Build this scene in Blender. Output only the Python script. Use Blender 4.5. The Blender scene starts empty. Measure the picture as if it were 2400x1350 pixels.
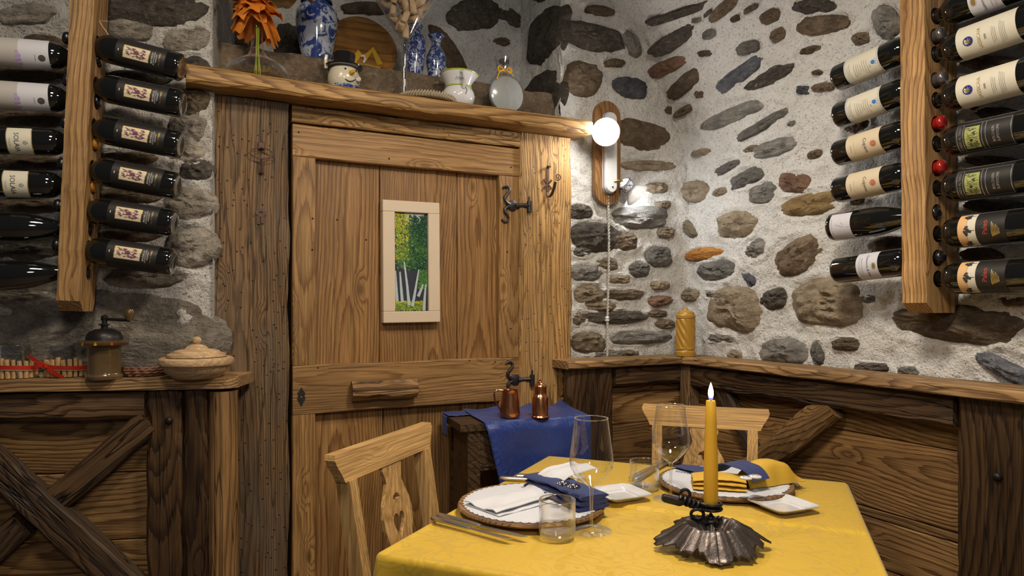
import bpy, bmesh, math, random
import numpy as np
from mathutils import Vector, Matrix, noise as mnoise
random.seed(7)
S = bpy.context.scene
COL = S.collection
# ---------------------------------------------------------------- camera
F_PX, CX, HY, ZC = 1600.0, 1200.0, 715.0, 1.25      # 2400x1350 frame, level camera, horizon row
cam = bpy.data.cameras.new('camera'); cam.sensor_width = 36.0; cam.lens = F_PX/2400*36.0
cam.shift_y = (HY-675.0)/2400.0; cam.clip_start = 0.02
co = bpy.data.objects.new('camera', cam); COL.objects.link(co)
co.location = (0, 0, ZC); co.rotation_euler = (math.pi/2, 0, 0)
S.camera = co
# ---------------------------------------------------------------- world, lights, exposure
w = bpy.data.worlds.new('room_ambient'); S.world = w; w.use_nodes = True
w.node_tree.nodes['Background'].inputs[0].default_value = (0.80, 0.86, 1.0, 1)
w.node_tree.nodes['Background'].inputs[1].default_value = 0.042
def light(name, kind, loc, power, color, size=0.2, target=None):
    l = bpy.data.lights.new(name, kind); l.energy = power; l.color = color
    if kind == 'AREA': l.shape = 'DISK'; l.size = size
    else: l.shadow_soft_size = size
    o = bpy.data.objects.new(name, l); COL.objects.link(o); o.location = loc
    if target is not None:
        o.rotation_euler = (Vector(target)-Vector(loc)).to_track_quat('-Z', 'Y').to_euler()
    return o
light('overhead_fill_light', 'AREA', (0.35, 1.20, 2.35), 23, (1.0, 0.87, 0.70), 0.30, (0.38, 1.45, 0.0))  # unseen area light added above the table; no fixture is modelled
light('left_fill_light', 'AREA', (-0.70, 1.00, 2.45), 12, (1.0, 0.87, 0.68), 0.25, (-0.75, 1.35, 0.6))  # second unseen area light, added to brighten the left rack
light('front_fill_light', 'AREA', (0.35, -0.9, 2.2), 12, (1.0, 0.93, 0.84), 0.4, (0.45, 2.2, 1.2))  # added fill from behind the camera, without any lamp body
S.view_settings.view_transform = 'Standard'; S.view_settings.look = 'None'
S.view_settings.exposure = 0.15; S.view_settings.gamma = 1.0
S.view_settings.use_curve_mapping = False
# ---------------------------------------------------------------- object helpers
WM = {}
def reg(o, m, parent):
    WM[o.name] = m.copy()
    if parent is not None:
        o.parent = parent; o.matrix_basis = WM[parent.name].inverted() @ m
    else:
        o.matrix_basis = m
    COL.objects.link(o)
    return o
def props(o, label=None, cat=None, group=None, kind=None):
    if label: o['label'] = label
    if cat: o['category'] = cat
    if group: o['group'] = group
    if kind: o['kind'] = kind
    return o
def T(v): return Matrix.Translation(Vector(v))
def axes(o, x, y, z):
    m = Matrix.Identity(4)
    for i, a in enumerate((x, y, z)):
        for j in range(3): m[j][i] = a[j]
    for j in range(3): m[j][3] = o[j]
    return m
def thing(name, m, label=None, cat=None, group=None, kind=None):
    o = bpy.data.objects.new(name, None); o.empty_display_size = 0.05
    if not isinstance(m, Matrix): m = T(m)
    reg(o, m, None); return props(o, label, cat, group, kind)
def mesh(name, vf, mats, smooth=True, sharp=None):
    v, f = vf[0], vf[1]
    me = bpy.data.meshes.new(name)
    me.from_pydata([tuple(p) for p in v], [], [tuple(q) for q in f])
    if mats is not None:
        for mm in (mats if isinstance(mats, (list, tuple)) else [mats]): me.materials.append(mm)
    if len(vf) > 2: me.polygons.foreach_set('material_index', vf[2])
    if smooth: me.polygons.foreach_set('use_smooth', [True]*len(me.polygons))
    if smooth and sharp: me.set_sharp_from_angle(angle=math.radians(sharp))
    me.update(); return me
def obj(name, vf, mats, parent=None, m=None, smooth=True, sharp=40, world=False):
    """m is a matrix relative to the parent unless world=True"""
    me = vf if isinstance(vf, bpy.types.Mesh) else mesh(name, vf, mats, smooth, sharp)
    o = bpy.data.objects.new(name, me)
    if m is None: m = Matrix.Identity(4)
    elif not isinstance(m, Matrix): m = T(m)
    if parent is not None and not world: m = WM[parent.name] @ m
    return reg(o, m, parent)
def dup(src, m, label=None, group=None):
    o = src.copy(); o.parent = None; COL.objects.link(o); o.matrix_basis = m; WM[o.name] = m.copy()
    if label: o['label'] = label
    if group: o['group'] = group
    for ch in list(src.children):
        c = ch.copy(); COL.objects.link(c); c.parent = o; WM[c.name] = m @ c.matrix_basis
        for g in list(ch.children):
            d = g.copy(); COL.objects.link(d); d.parent = c
    return o
# ---------------------------------------------------------------- shapes
def join(*parts):
    V, Fc, MI = [], [], []
    for p in parts:
        n = len(V); V += [tuple(q) for q in p[0]]; Fc += [tuple(i+n for i in q) for q in p[1]]
        MI += list(p[2]) if len(p) > 2 else [0]*len(p[1])
    return V, Fc, MI
def setmat(p, i): return p[0], p[1], [i]*len(p[1])
def xf(p, m):
    if not isinstance(m, Matrix): m = T(m)
    return ([tuple(m @ Vector(q)) for q in p[0]],) + tuple(p[1:])
def lathe(prof, seg=32, cap0=False, cap1=False, rfun=None):
    V, Fc = [], []
    n = len(prof)
    for i in range(seg):
        a = 2*math.pi*i/seg
        for (r, z) in prof:
            rr = r*(rfun(a, z) if rfun else 1.0)
            V.append((rr*math.cos(a), rr*math.sin(a), z))
    for i in range(seg):
        j = (i+1) % seg
        for k in range(n-1): Fc.append((i*n+k, j*n+k, j*n+k+1, i*n+k+1))
    if cap0: Fc.append(tuple(reversed([i*n for i in range(seg)])))
    if cap1: Fc.append(tuple(i*n+n-1 for i in range(seg)))
    return V, Fc
def box(x0, x1, y0, y1, z0, z1, b=0.0):
    if b <= 0:
        V = [(x, y, z) for z in (z0, z1) for (x, y) in ((x0, y0), (x1, y0), (x1, y1), (x0, y1))]
        return V, [(3, 2, 1, 0), (4, 5, 6, 7), (0, 1, 5, 4), (1, 2, 6, 5), (2, 3, 7, 6), (3, 0, 4, 7)]
    def rr(ins, z):
        a0, a1, c0, c1 = x0+ins, x1-ins, y0+ins, y1-ins
        q = b
        return [(a0+q, c0, z), (a1-q, c0, z), (a1, c0+q, z), (a1, c1-q, z), (a1-q, c1, z), (a0+q, c1, z), (a0, c1-q, z), (a0, c0+q, z)]
    rows = [rr(b, z0), rr(0, z0+b), rr(0, z1-b), rr(b, z1)]
    V = [p for r in rows for p in r]
    Fc = [tuple(reversed(range(8)))]
    for k in range(3):
        for i in range(8):
            j = (i+1) % 8; Fc.append((k*8+i, k*8+j, k*8+8+j, k*8+8+i))
    Fc.append(tuple(range(24, 32)))
    return V, Fc
def tube(pts, rad, seg=8, cap=True, closed=False, flat=None):
    pts = [Vector(p) for p in pts]; n = len(pts); V, Fc = [], []
    if not isinstance(rad, (list, tuple)): rad = [rad]*n
    up = None
    for i, p in enumerate(pts):
        if closed: t = pts[(i+1) % n]-pts[i-1]
        else: t = pts[min(i+1, n-1)]-pts[max(i-1, 0)]
        t = t.normalized() if t.length > 1e-9 else Vector((0, 0, 1))
        if up is None:
            up = Vector((0, 0, 1)) if abs(t.z) < 0.9 else Vector((1, 0, 0))
        a = t.cross(up)
        if a.length < 1e-6: a = t.orthogonal()
        a.normalize(); b = a.cross(t).normalized(); up = b
        for k in range(seg):
            th = 2*math.pi*k/seg
            V.append(tuple(p + (a*math.cos(th)*(flat or 1.0) + b*math.sin(th))*rad[i]))
    m = n if closed else n-1
    for i in range(m):
        for k in range(seg):
            l = (k+1) % seg; j = (i+1) % n
            Fc.append((i*seg+k, i*seg+l, j*seg+l, j*seg+k))
    if cap and not closed:
        Fc.append(tuple(reversed(range(seg)))); Fc.append(tuple((n-1)*seg+k for k in range(seg)))
    return V, Fc
def poly(outer, holes, t0, t1, bevel=0.0):
    """flat polygon with holes in local xy, extruded along z from t0 to t1"""
    bm = bmesh.new(); edges = []; loops = []
    for lp in [outer]+list(holes):
        vs = [bm.verts.new((p[0], p[1], t0)) for p in lp]; loops.append(vs)
        for i in range(len(vs)): edges.append(bm.edges.new((vs[i], vs[(i+1) % len(vs)])))
    r = bmesh.ops.triangle_fill(bm, use_beauty=True, use_dissolve=False, edges=edges, normal=(0, 0, 1))
    bm.verts.index_update()
    V = [tuple(v.co) for v in bm.verts]; tri = [tuple(v.index for v in f.verts) for f in bm.faces]
    n = len(V); lp_idx = [[v.index for v in vs] for vs in loops]; bm.free()
    out = []
    for f in tri:
        a, b, c = (Vector(V[i]) for i in f[:3])
        out.append(f if (b-a).cross(c-a).z > 0 else tuple(reversed(f)))
    V2 = V+[(p[0], p[1], t1) for p in V]
    Fc = [tuple(i+n for i in f) for f in out]+[tuple(reversed(f)) for f in out]
    for li, lp in enumerate(lp_idx):
        area = sum(V[lp[i]][0]*V[lp[(i+1) % len(lp)]][1]-V[lp[(i+1) % len(lp)]][0]*V[lp[i]][1] for i in range(len(lp)))
        if (area > 0) != (li == 0): lp = list(reversed(lp))
        for i in range(len(lp)):
            a, b = lp[i], lp[(i+1) % len(lp)]; Fc.append((a, b, b+n, a+n))
    return V2, Fc
def grid(nx, ny, fn):
    V = [fn(i/nx, j/ny) for j in range(ny+1) for i in range(nx+1)]
    Fc = [(j*(nx+1)+i, j*(nx+1)+i+1, (j+1)*(nx+1)+i+1, (j+1)*(nx+1)+i) for j in range(ny) for i in range(nx)]
    return V, Fc
def thicken(p, t):
    """give an open surface a second skin t below, with sides"""
    me = bpy.data.meshes.new('tmp'); me.from_pydata([tuple(q) for q in p[0]], [], [tuple(q) for q in p[1]])
    bm = bmesh.new(); bm.from_mesh(me); bmesh.ops.recalc_face_normals(bm, faces=bm.faces)
    bm.normal_update()
    n = len(bm.verts); bm.verts.ensure_lookup_table()
    V = [tuple(v.co) for v in bm.verts]+[tuple(v.co-v.normal*t) for v in bm.verts]
    Fc = [tuple(v.index for v in f.verts) for f in bm.faces]
    Fc += [tuple(i+n for i in reversed(f)) for f in Fc]
    for e in bm.edges:
        if len(e.link_faces) == 1:
            l = e.link_loops[0] if hasattr(e, 'link_loops') and len(e.link_loops) else None
            a, b = e.verts[0].index, e.verts[1].index
            if l is not None: a, b = l.vert.index, l.link_loop_next.vert.index
            Fc.append((b, a, a+n, b+n))
    bm.free(); bpy.data.meshes.remove(me)
    return V, Fc
def nz(x, y=0.0, z=0.0): return mnoise.noise(Vector((x, y, z)))
def plank_vf(L, W, Th, wav=0.002, ch=0.003, seed=0.0, nx=None, freq=6.0, bow=0.0):
    nx = nx or max(4, min(40, int(L/0.04)))
    V, Fc = [], []
    for i in range(nx+1):
        x = -L/2+L*i/nx
        w0 = -W/2+wav*nz(x*freq, seed, 1.3)+wav*.6*nz(x*freq*3.1, seed, 9.1)
        w1 = W/2+wav*nz(x*freq, seed, 7.7)+wav*.6*nz(x*freq*3.1, seed, 4.4)
        dz = bow*nz(x*1.7, seed, 3.0); t1 = Th/2+dz+wav*.25*nz(x*freq*2, seed, 5.5); t0 = -Th/2+dz
        c = ch*(1+.8*nz(x*freq*2.0, seed, 2.2))
        V += [(x, w0, t0+c), (x, w0, t1-c), (x, w0+c, t1), (x, w1-c, t1), (x, w1, t1-c), (x, w1, t0+c), (x, w1-c, t0), (x, w0+c, t0)]
    for i in range(nx):
        for k in range(8):
            l = (k+1) % 8; a = i*8; b = a+8
            Fc.append((a+k, a+l, b+l, b+k))
    Fc.append(tuple(reversed(range(8)))); Fc.append(tuple(nx*8+k for k in range(8)))
    # outward normals
    Fc = [tuple(reversed(f)) for f in Fc]
    return V, Fc
_seed = [0.0]
def plank(name, mat, parent, c, xd, nd, L, W, Th, wav=0.002, ch=0.003, bow=0.0, smooth=False):
    """plank centred at world point c, length along xd, face normal nd"""
    _seed[0] += 3.71
    xd = Vector(xd).normalized(); nd = Vector(nd); nd = (nd-xd*nd.dot(xd)).normalized()
    yd = nd.cross(xd)
    return obj(name, plank_vf(L, W, Th, wav, ch, _seed[0], bow=bow), mat, parent, axes(c, xd, yd, nd), smooth=smooth, world=True)
# ---------------------------------------------------------------- places in the room
def ray(px, py): return Vector(((px-CX)/F_PX, 1.0, (HY-py)/F_PX))
def on_z(px, py, z):
    r = ray(px, py); k = (z-ZC)/r.z; return Vector((r.x*k, r.y*k, z))
class Frame:
    def __init__(s, o, u, n): s.o = Vector((o[0], o[1], 0)); s.u = Vector((u[0], u[1], 0)).normalized(); s.n = Vector((n[0], n[1], 0)).normalized()
    def P(s, u, d, z): return s.o+s.u*u+s.n*d+Vector((0, 0, z))
    def off(s, u, z): return 0.0
    def hit(s, px, py, d=0.0):
        r = ray(px, py); o = Vector((0, 0, ZC)); dd = d
        for _ in range(14):
            k = (s.o+s.n*dd-o).dot(s.n)/r.dot(s.n); p = o+r*k
            u = (p-s.o).dot(s.u); dd2 = d+s.off(u, p.z)
            if abs(dd2-dd) < 1e-5: break
            dd = dd2
        return u, p.z
    def W(s, px, py, d=0.0):
        u, z = s.hit(px, py, d); return s.P(u, d+s.off(u, z), z)
FB = Frame((-.727, 2.25), (.898, .439), (.439, -.898))            # back wall with the door
UC = 1.655                                                       # inner corner along the back wall
class FrameR(Frame):
    def off(s, u, z):                                             # the vault leans into the room
        k = max(0.0, z-1.70)/.79
        f = 1.0-0.72*min(1.0, max(0.0, (u-.25)/.65))
        return .40*k*k*f
_c = FB.P(UC, 0, 0)
FR = FrameR((_c.x, _c.y), (.439, -.898), (-.898, -.439))         # right wall
FL = Frame((-.914, 2.09), (-.972, -.235), (.235, -.972))       # left wall (u runs to the left)
UP = Vector((0, 0, 1))
# ---------------------------------------------------------------- materials
class NT:
    def __init__(s, name):
        s.m = bpy.data.materials.new(name); s.m.use_nodes = True; s.t = s.m.node_tree; s.t.nodes.clear()
        s.out = s.t.nodes.new('ShaderNodeOutputMaterial')
    def n(s, typ, **kw):
        nd = s.t.nodes.new('ShaderNode'+typ)
        for k, v in kw.items():
            if k.startswith('i_'):
                nd.inputs[k[2:].replace('_', ' ')].default_value = v
            else: setattr(nd, k, v)
        return nd
    def l(s, a, b): s.t.links.new(a, b)
    def math(s, op, a, b=0.5, clamp=False):
        nd = s.n('Math', operation=op, use_clamp=clamp)
        for i, x in enumerate((a, b)):
            if hasattr(x, 'is_linked'): s.l(x, nd.inputs[i])
            else: nd.inputs[i].default_value = x
        return nd.outputs[0]
    def vmath(s, op, a, b):
        nd = s.n('VectorMath', operation=op)
        for i, x in enumerate((a, b)):
            if hasattr(x, 'is_linked'): s.l(x, nd.inputs[i])
            else: nd.inputs[i].default_value = x
        return nd.outputs[0]
    def mix(s, fac, a, b, blend='MIX'):
        nd = s.n('Mix', data_type='RGBA', blend_type=blend)
        for idx, x in ((0, fac), (6, a), (7, b)):
            if hasattr(x, 'is_linked'): s.l(x, nd.inputs[idx])
            else: nd.inputs[idx].default_value = (x if idx == 0 else (*x[:3], 1))
        return nd.outputs[2]
    def ramp(s, fac, stops, interp='LINEAR'):
        nd = s.n('ValToRGB'); cr = nd.color_ramp; cr.interpolation = interp
        while len(cr.elements) < len(stops): cr.elements.new(0.5)
        for e, (p, c) in zip(cr.elements, stops):
            e.position = p; e.color = (*c[:3], 1) if not isinstance(c, (int, float)) else (c, c, c, 1)
        s.l(fac, nd.inputs[0]); return nd.outputs[0]
    def noise(s, vec, scale, detail=3.0, rough=0.55, dist=0.0):
        nd = s.n('TexNoise'); nd.inputs['Scale'].default_value = scale; nd.inputs['Detail'].default_value = detail
        nd.inputs['Roughness'].default_value = rough; nd.inputs['Distortion'].default_value = dist
        if vec is not None: s.l(vec, nd.inputs['Vector'])
        return nd
    def objco(s): return s.n('TexCoord').outputs['Object']
    def rnd(s): return s.n('ObjectInfo').outputs['Random']
    def bump(s, h, strength=0.3, dist=0.005, normal=None):
        nd = s.n('Bump'); nd.inputs['Strength'].default_value = strength; nd.inputs['Distance'].default_value = dist
        s.l(h, nd.inputs['Height'])
        if normal is not None: s.l(normal, nd.inputs['Normal'])
        return nd.outputs[0]
    def pbr(s, color, rough=0.5, metal=0.0, normal=None, coat=0.0, spec=0.5, **kw):
        b = s.n('BsdfPrincipled')
        for nm, x in (('Base Color', color), ('Roughness', rough), ('Metallic', metal), ('Normal', normal), ('Coat Weight', coat), ('Specular IOR Level', spec)):
            if x is None: continue
            if hasattr(x, 'is_linked'): s.l(x, b.inputs[nm])
            else: b.inputs[nm].default_value = (*x[:3], 1) if isinstance(x, tuple) else x
        for k, v in kw.items(): b.inputs[k.replace('_', ' ')].default_value = v
        s.l(b.outputs[0], s.out.inputs[0]); return s.m
def plain(name, color, rough=0.5, metal=0.0, coat=0.0, var=0.12, scale=30.0, bump=0.0, **kw):
    t = NT(name); co_ = t.objco(); nn = t.noise(co_, scale, 4)
    c = t.mix(nn.outputs[0], tuple(max(0, x*(1-var)) for x in color), tuple(min(1, x*(1+var)) for x in color))
    nrm = t.bump(t.noise(co_, scale*4, 3).outputs[0], bump, 0.002) if bump else None
    return t.pbr(c, rough, metal, nrm, coat, **kw)
def wood(name, early, late, ring=1.0, stain=0.5, stain_col=(0.03, 0.018, 0.01), rough=0.55, bump=0.35, knots=0.6, grey=0.0, dist=1.0, holes=0.0, crack=0.0):
    t = NT(name); p = t.objco(); r = t.rnd()
    off = t.n('CombineXYZ'); t.l(t.math('MULTIPLY', r, 37.0), off.inputs[0])
    t.l(t.math('MULTIPLY', r, 11.0), off.inputs[1]); t.l(t.math('MULTIPLY', r, 23.0), off.inputs[2])
    q = t.vmath('ADD', p, off.outputs[0])
    slow = t.noise(t.vmath('MULTIPLY', q, (1.1, 2.4, 2.4)), 1.0, 1.0)
    sep = t.n('SeparateColor'); t.l(slow.outputs['Color'], sep.inputs[0])
    dx = t.n('CombineXYZ')
    t.l(t.math('MULTIPLY', t.math('SUBTRACT', sep.outputs[0], 0.5), 0.13*dist), dx.inputs[1])
    t.l(t.math('MULTIPLY', t.math('SUBTRACT', sep.outputs[1], 0.5), 0.20*dist), dx.inputs[2])
    shift = t.n('CombineXYZ')
    t.l(t.math('MULTIPLY', t.math('SUBTRACT', t.math('FRACT', t.math('MULTIPLY', r, 7.31)), 0.5), 0.10), shift.inputs[1])
    t.l(t.math('ADD', t.math('MULTIPLY', t.math('FRACT', t.math('MULTIPLY', r, 3.17)), 0.06), 0.035), shift.inputs[2])
    # knots bend the rings
    vor = t.n('TexVoronoi', feature='F1'); vor.inputs['Scale'].default_value = 1.0
    t.l(t.vmath('MULTIPLY', q, (3.2, 9.0, 9.0)), vor.inputs['Vector'])
    kd = vor.outputs['Distance']
    kn = t.ramp(kd, [(0.06, 1.0), (0.30, 0.0)], 'EASE')
    kb = t.n('CombineXYZ'); t.l(t.math('MULTIPLY', kn, 0.02), kb.inputs[2])
    jit = t.noise(t.vmath('MULTIPLY', q, (5.0, 150.0, 150.0)), 1.0, 2.0, 0.6)
    jv = t.vmath('MULTIPLY', t.vmath('SUBTRACT', jit.outputs['Color'], (0.5, 0.5, 0.5)), (0.0, 0.006, 0.006))
    dxj = t.vmath('ADD', dx.outputs[0], jv)
    pp = t.vmath('ADD', t.vmath('ADD', p, dxj), t.vmath('ADD', shift.outputs[0], kb.outputs[0]))
    wv = t.n('TexWave', wave_type='RINGS', rings_direction='X', wave_profile='SAW')
    wv.inputs['Scale'].default_value = 34.0*ring; wv.inputs['Distortion'].default_value = 1.6; wv.inputs['Detail'].default_value = 2.0
    wv.inputs['Detail Scale'].default_value = 0.25
    t.l(pp, wv.inputs['Vector'])
    ringf = t.ramp(wv.outputs['Fac'], [(0.0, 0.0), (0.50, 0.10), (0.80, 0.85), (0.93, 1.0), (1.0, 0.05)])
    fib = t.noise(t.vmath('MULTIPLY', q, (7.0, 260.0, 260.0)), 1.0, 3.0, 0.6)
    col = t.mix(ringf, early, late)
    col = t.mix(0.75, col, t.ramp(fib.outputs[0], [(0.30, 0.42), (0.64, 1.12)]), 'MULTIPLY')
    fib2 = t.noise(t.vmath('MULTIPLY', q, (2.6, 70.0, 70.0)), 1.0, 3.0, 0.6)
    col = t.mix(0.65, col, t.ramp(fib2.outputs[0], [(0.32, 0.58), (0.66, 1.14)]), 'MULTIPLY')
    big = t.noise(t.vmath('MULTIPLY', q, (2.2, 9.0, 9.0)), 1.0, 4.0, 0.65)
    col = t.mix(t.math('MULTIPLY', t.ramp(big.outputs[0], [(0.42, 0.0), (0.72, 1.0)]), stain), col, stain_col)
    blot = t.noise(t.vmath('MULTIPLY', q, (1.3, 4.0, 4.0)), 1.0, 3.0, 0.6)
    col = t.mix(0.8, col, t.ramp(blot.outputs[0], [(0.30, 0.74), (0.70, 1.20)]), 'MULTIPLY')
    tone = t.math('ADD', t.math('MULTIPLY', t.math('FRACT', t.math('MULTIPLY', r, 13.7)), 0.40), 0.88)
    tc = t.n('CombineColor'); [t.l(tone, tc.inputs[i]) for i in range(3)]
    col = t.mix(1.0, col, tc.outputs[0], 'MULTIPLY')
    if knots:
        core = t.ramp(kd, [(0.05, 1.0), (0.10, 0.0)])
        col = t.mix(t.math('MULTIPLY', core, knots), col, tuple(x*0.25 for x in late))
    if grey:
        gn = t.noise(t.vmath('MULTIPLY', q, (3.0, 14.0, 14.0)), 1.0, 5.0, 0.7)
        col = t.mix(t.math('MULTIPLY', t.ramp(gn.outputs[0], [(0.45, 0.0), (0.65, 1.0)]), grey), col, (0.13, 0.115, 0.095))
    h = t.math('ADD', t.math('MULTIPLY', ringf, -0.6), t.math('MULTIPLY', fib.outputs[0], 0.5))
    if holes:
        v2 = t.n('TexVoronoi', feature='F1'); v2.inputs['Scale'].default_value = 45.0; t.l(q, v2.inputs['Vector'])
        hm = t.ramp(v2.outputs['Distance'], [(0.10, 1.0), (0.16, 0.0)])
        col = t.mix(t.math('MULTIPLY', hm, holes), col, (0.01, 0.006, 0.004))
        h = t.math('SUBTRACT', h, hm)
    if crack:
        cn = t.noise(t.vmath('MULTIPLY', q, (1.6, 26.0, 26.0)), 1.0, 2.5, 0.5)
        cm = t.ramp(t.math('ABSOLUTE', t.math('SUBTRACT', cn.outputs[0], 0.5)), [(0.0, 1.0), (0.018, 0.0)])
        col = t.mix(t.math('MULTIPLY', cm, crack), col, (0.006, 0.004, 0.003))
        h = t.math('SUBTRACT', h, t.math('MULTIPLY', cm, 1.6))
    return t.pbr(col, rough, normal=t.bump(h, bump, 0.004), spec=0.35)
def stone(name, c1, c2, c3, fleck=0.35):
    t = NT(name); p = t.objco(); r = t.rnd(); off = t.n('CombineXYZ')
    [t.l(t.math('MULTIPLY', r, k), off.inputs[i]) for i, k in enumerate((9.0, 17.0, 5.0))]
    q = t.vmath('ADD', p, off.outputs[0])
    n1 = t.noise(q, 16.0, 6.0, 0.65, 0.6); n2 = t.noise(q, 70.0, 6.0, 0.7); n3 = t.noise(t.vmath('MULTIPLY', q, (30.0, 30.0, 90.0)), 1.0, 4.0, 0.6, 0.8)
    col = t.mix(t.ramp(n1.outputs[0], [(0.38, 0.0), (0.64, 1.0)]), c1, c2)
    col = t.mix(t.math('MULTIPLY', t.ramp(n3.outputs[0], [(0.52, 0.0), (0.70, 1.0)]), 0.65), col, c3)
    col = t.mix(t.math('MULTIPLY', t.ramp(n2.outputs[0], [(0.55, 0.0), (0.66, 1.0)]), fleck), col, (0.42, 0.39, 0.34))
    dk = t.ramp(n2.outputs[0], [(0.30, 1.0), (0.42, 0.0)])
    col = t.mix(t.math('MULTIPLY', dk, 0.6), col, tuple(x*0.35 for x in c1))
    tone = t.math('ADD', t.math('MULTIPLY', r, 0.6), 0.7); tc = t.n('CombineColor'); [t.l(tone, tc.inputs[i]) for i in range(3)]
    col = t.mix(1.0, col, tc.outputs[0], 'MULTIPLY')
    h = t.math('ADD', t.math('MULTIPLY', n1.outputs[0], 1.2), t.math('ADD', t.math('MULTIPLY', n2.outputs[0], 0.5), t.math('MULTIPLY', n3.outputs[0], 0.5)))
    return t.pbr(col, 0.85, normal=t.bump(h, 1.0, 0.016), spec=0.25)
def plaster(name, c1, c2, c3, pit=0.6):
    t = NT(name); p = t.objco()
    n1 = t.noise(p, 5.0, 5.0, 0.6, 0.4); n2 = t.noise(p, 130.0, 4.0, 0.65); n3 = t.noise(p, 34.0, 5.0, 0.7, 0.5)
    col = t.mix(t.ramp(n1.outputs[0], [(0.35, 0.0), (0.7, 1.0)]), c1, c2)
    col = t.mix(t.math('MULTIPLY', t.ramp(n3.outputs[0], [(0.56, 0.0), (0.72, 1.0)]), 0.55), col, c3)
    pm = t.ramp(n2.outputs[0], [(0.34, 1.0), (0.43, 0.0)])
    col = t.mix(t.math('MULTIPLY', pm, pit), col, (0.13, 0.11, 0.09))
    n4 = t.noise(p, 16.0, 5.0, 0.75, 1.0)
    col = t.mix(t.math('MULTIPLY', t.ramp(n4.outputs[0], [(0.56, 0.0), (0.68, 1.0)]), 0.5), col, c3)
    h = t.math('ADD', t.math('MULTIPLY', n3.outputs[0], 0.9), t.math('MULTIPLY', n2.outputs[0], 0.8))
    return t.pbr(col, 0.92, normal=t.bump(h, 1.0, 0.016), spec=0.15)
def damask(name, c1, c2, scale=13.0, rough=0.6, sheen=0.2):
    t = NT(name); p = t.objco()
    n1 = t.noise(p, scale, 0.5, 0.5, 2.2); n2 = t.noise(p, scale*0.35, 1.0)
    s1 = t.math('SINE', t.math('MULTIPLY', n1.outputs[0], 34.0))
    fac = t.math('MULTIPLY', t.ramp(s1, [(0.35, 0.0), (0.5, 1.0)]), t.ramp(n2.outputs[0], [(0.40, 0.25), (0.55, 1.0)]))
    wv = t.noise(t.vmath('MULTIPLY', p, (900.0, 900.0, 900.0)), 1.0, 1.0)
    wk = t.noise(p, 7.0, 3.0, 0.5, 0.5)
    col = t.mix(fac, c1, c2)
    rg = t.math('ADD', t.math('MULTIPLY', fac, 0.25), rough-0.2)
    h = t.math('ADD', t.math('MULTIPLY', fac, 0.25), t.math('ADD', t.math('MULTIPLY', wv.outputs[0], 0.3), t.math('MULTIPLY', wk.outputs[0], 3.0)))
    return t.pbr(col, rg, normal=t.bump(h, 0.22, 0.003), Sheen_Weight=sheen, spec=0.3)
def thin_glass(name, tint=(1, 1, 1), refl=0.05, edge=0.75, rough=0.02, power=2.6, edge_glint=0.0):
    t = NT(name); lw = t.n('LayerWeight'); lw.inputs['Blend'].default_value = 0.5
    f = t.math('ADD', t.math('MULTIPLY', t.math('POWER', lw.outputs['Facing'], power), edge), refl, True)
    tr = t.n('BsdfTransparent'); tr.inputs[0].default_value = (*tint, 1)
    gl = t.n('BsdfGlossy'); gl.inputs['Roughness'].default_value = rough; gl.inputs['Color'].default_value = (0.9, 0.92, 0.95, 1)
    mx = t.n('MixShader'); t.l(f, mx.inputs[0]); t.l(tr.outputs[0], mx.inputs[1]); t.l(gl.outputs[0], mx.inputs[2])
    if edge_glint:  # white diffuse at grazing angles paints in the bright refracted edges
        df = t.n('BsdfDiffuse'); df.inputs[0].default_value = (0.75, 0.77, 0.8, 1)
        e = t.math('MULTIPLY', t.math('POWER', lw.outputs['Facing'], 5.0), edge_glint)
        m2 = t.n('MixShader'); t.l(e, m2.inputs[0]); t.l(mx.outputs[0], m2.inputs[1]); t.l(df.outputs[0], m2.inputs[2]); mx = m2
    t.l(mx.outputs[0], t.out.inputs[0]); return t.m
def emit(name, color, strength):
    t = NT(name); e = t.n('Emission'); e.inputs[0].default_value = (*color, 1); e.inputs[1].default_value = strength
    t.l(e.outputs[0], t.out.inputs[0]); return t.m
def gold(name, c=(0.75, 0.55, 0.18)): return plain(name, c, 0.35, 0.9, var=0.05)
def bluewhite(name, scale, thr=0.5):
    t = NT(name); p = t.objco(); n1 = t.noise(p, scale, 4.0, 0.6, 1.2); n2 = t.noise(p, scale*2.3, 3.0)
    f = t.ramp(n1.outputs[0], [(thr-.03, 0.0), (thr+.02, 1.0)])
    blue = t.mix(n2.outputs[0], (0.01, 0.02, 0.10), (0.05, 0.09, 0.32))
    return t.pbr(t.mix(f, (0.42, 0.46, 0.55), blue), 0.12, coat=0.6)
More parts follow.
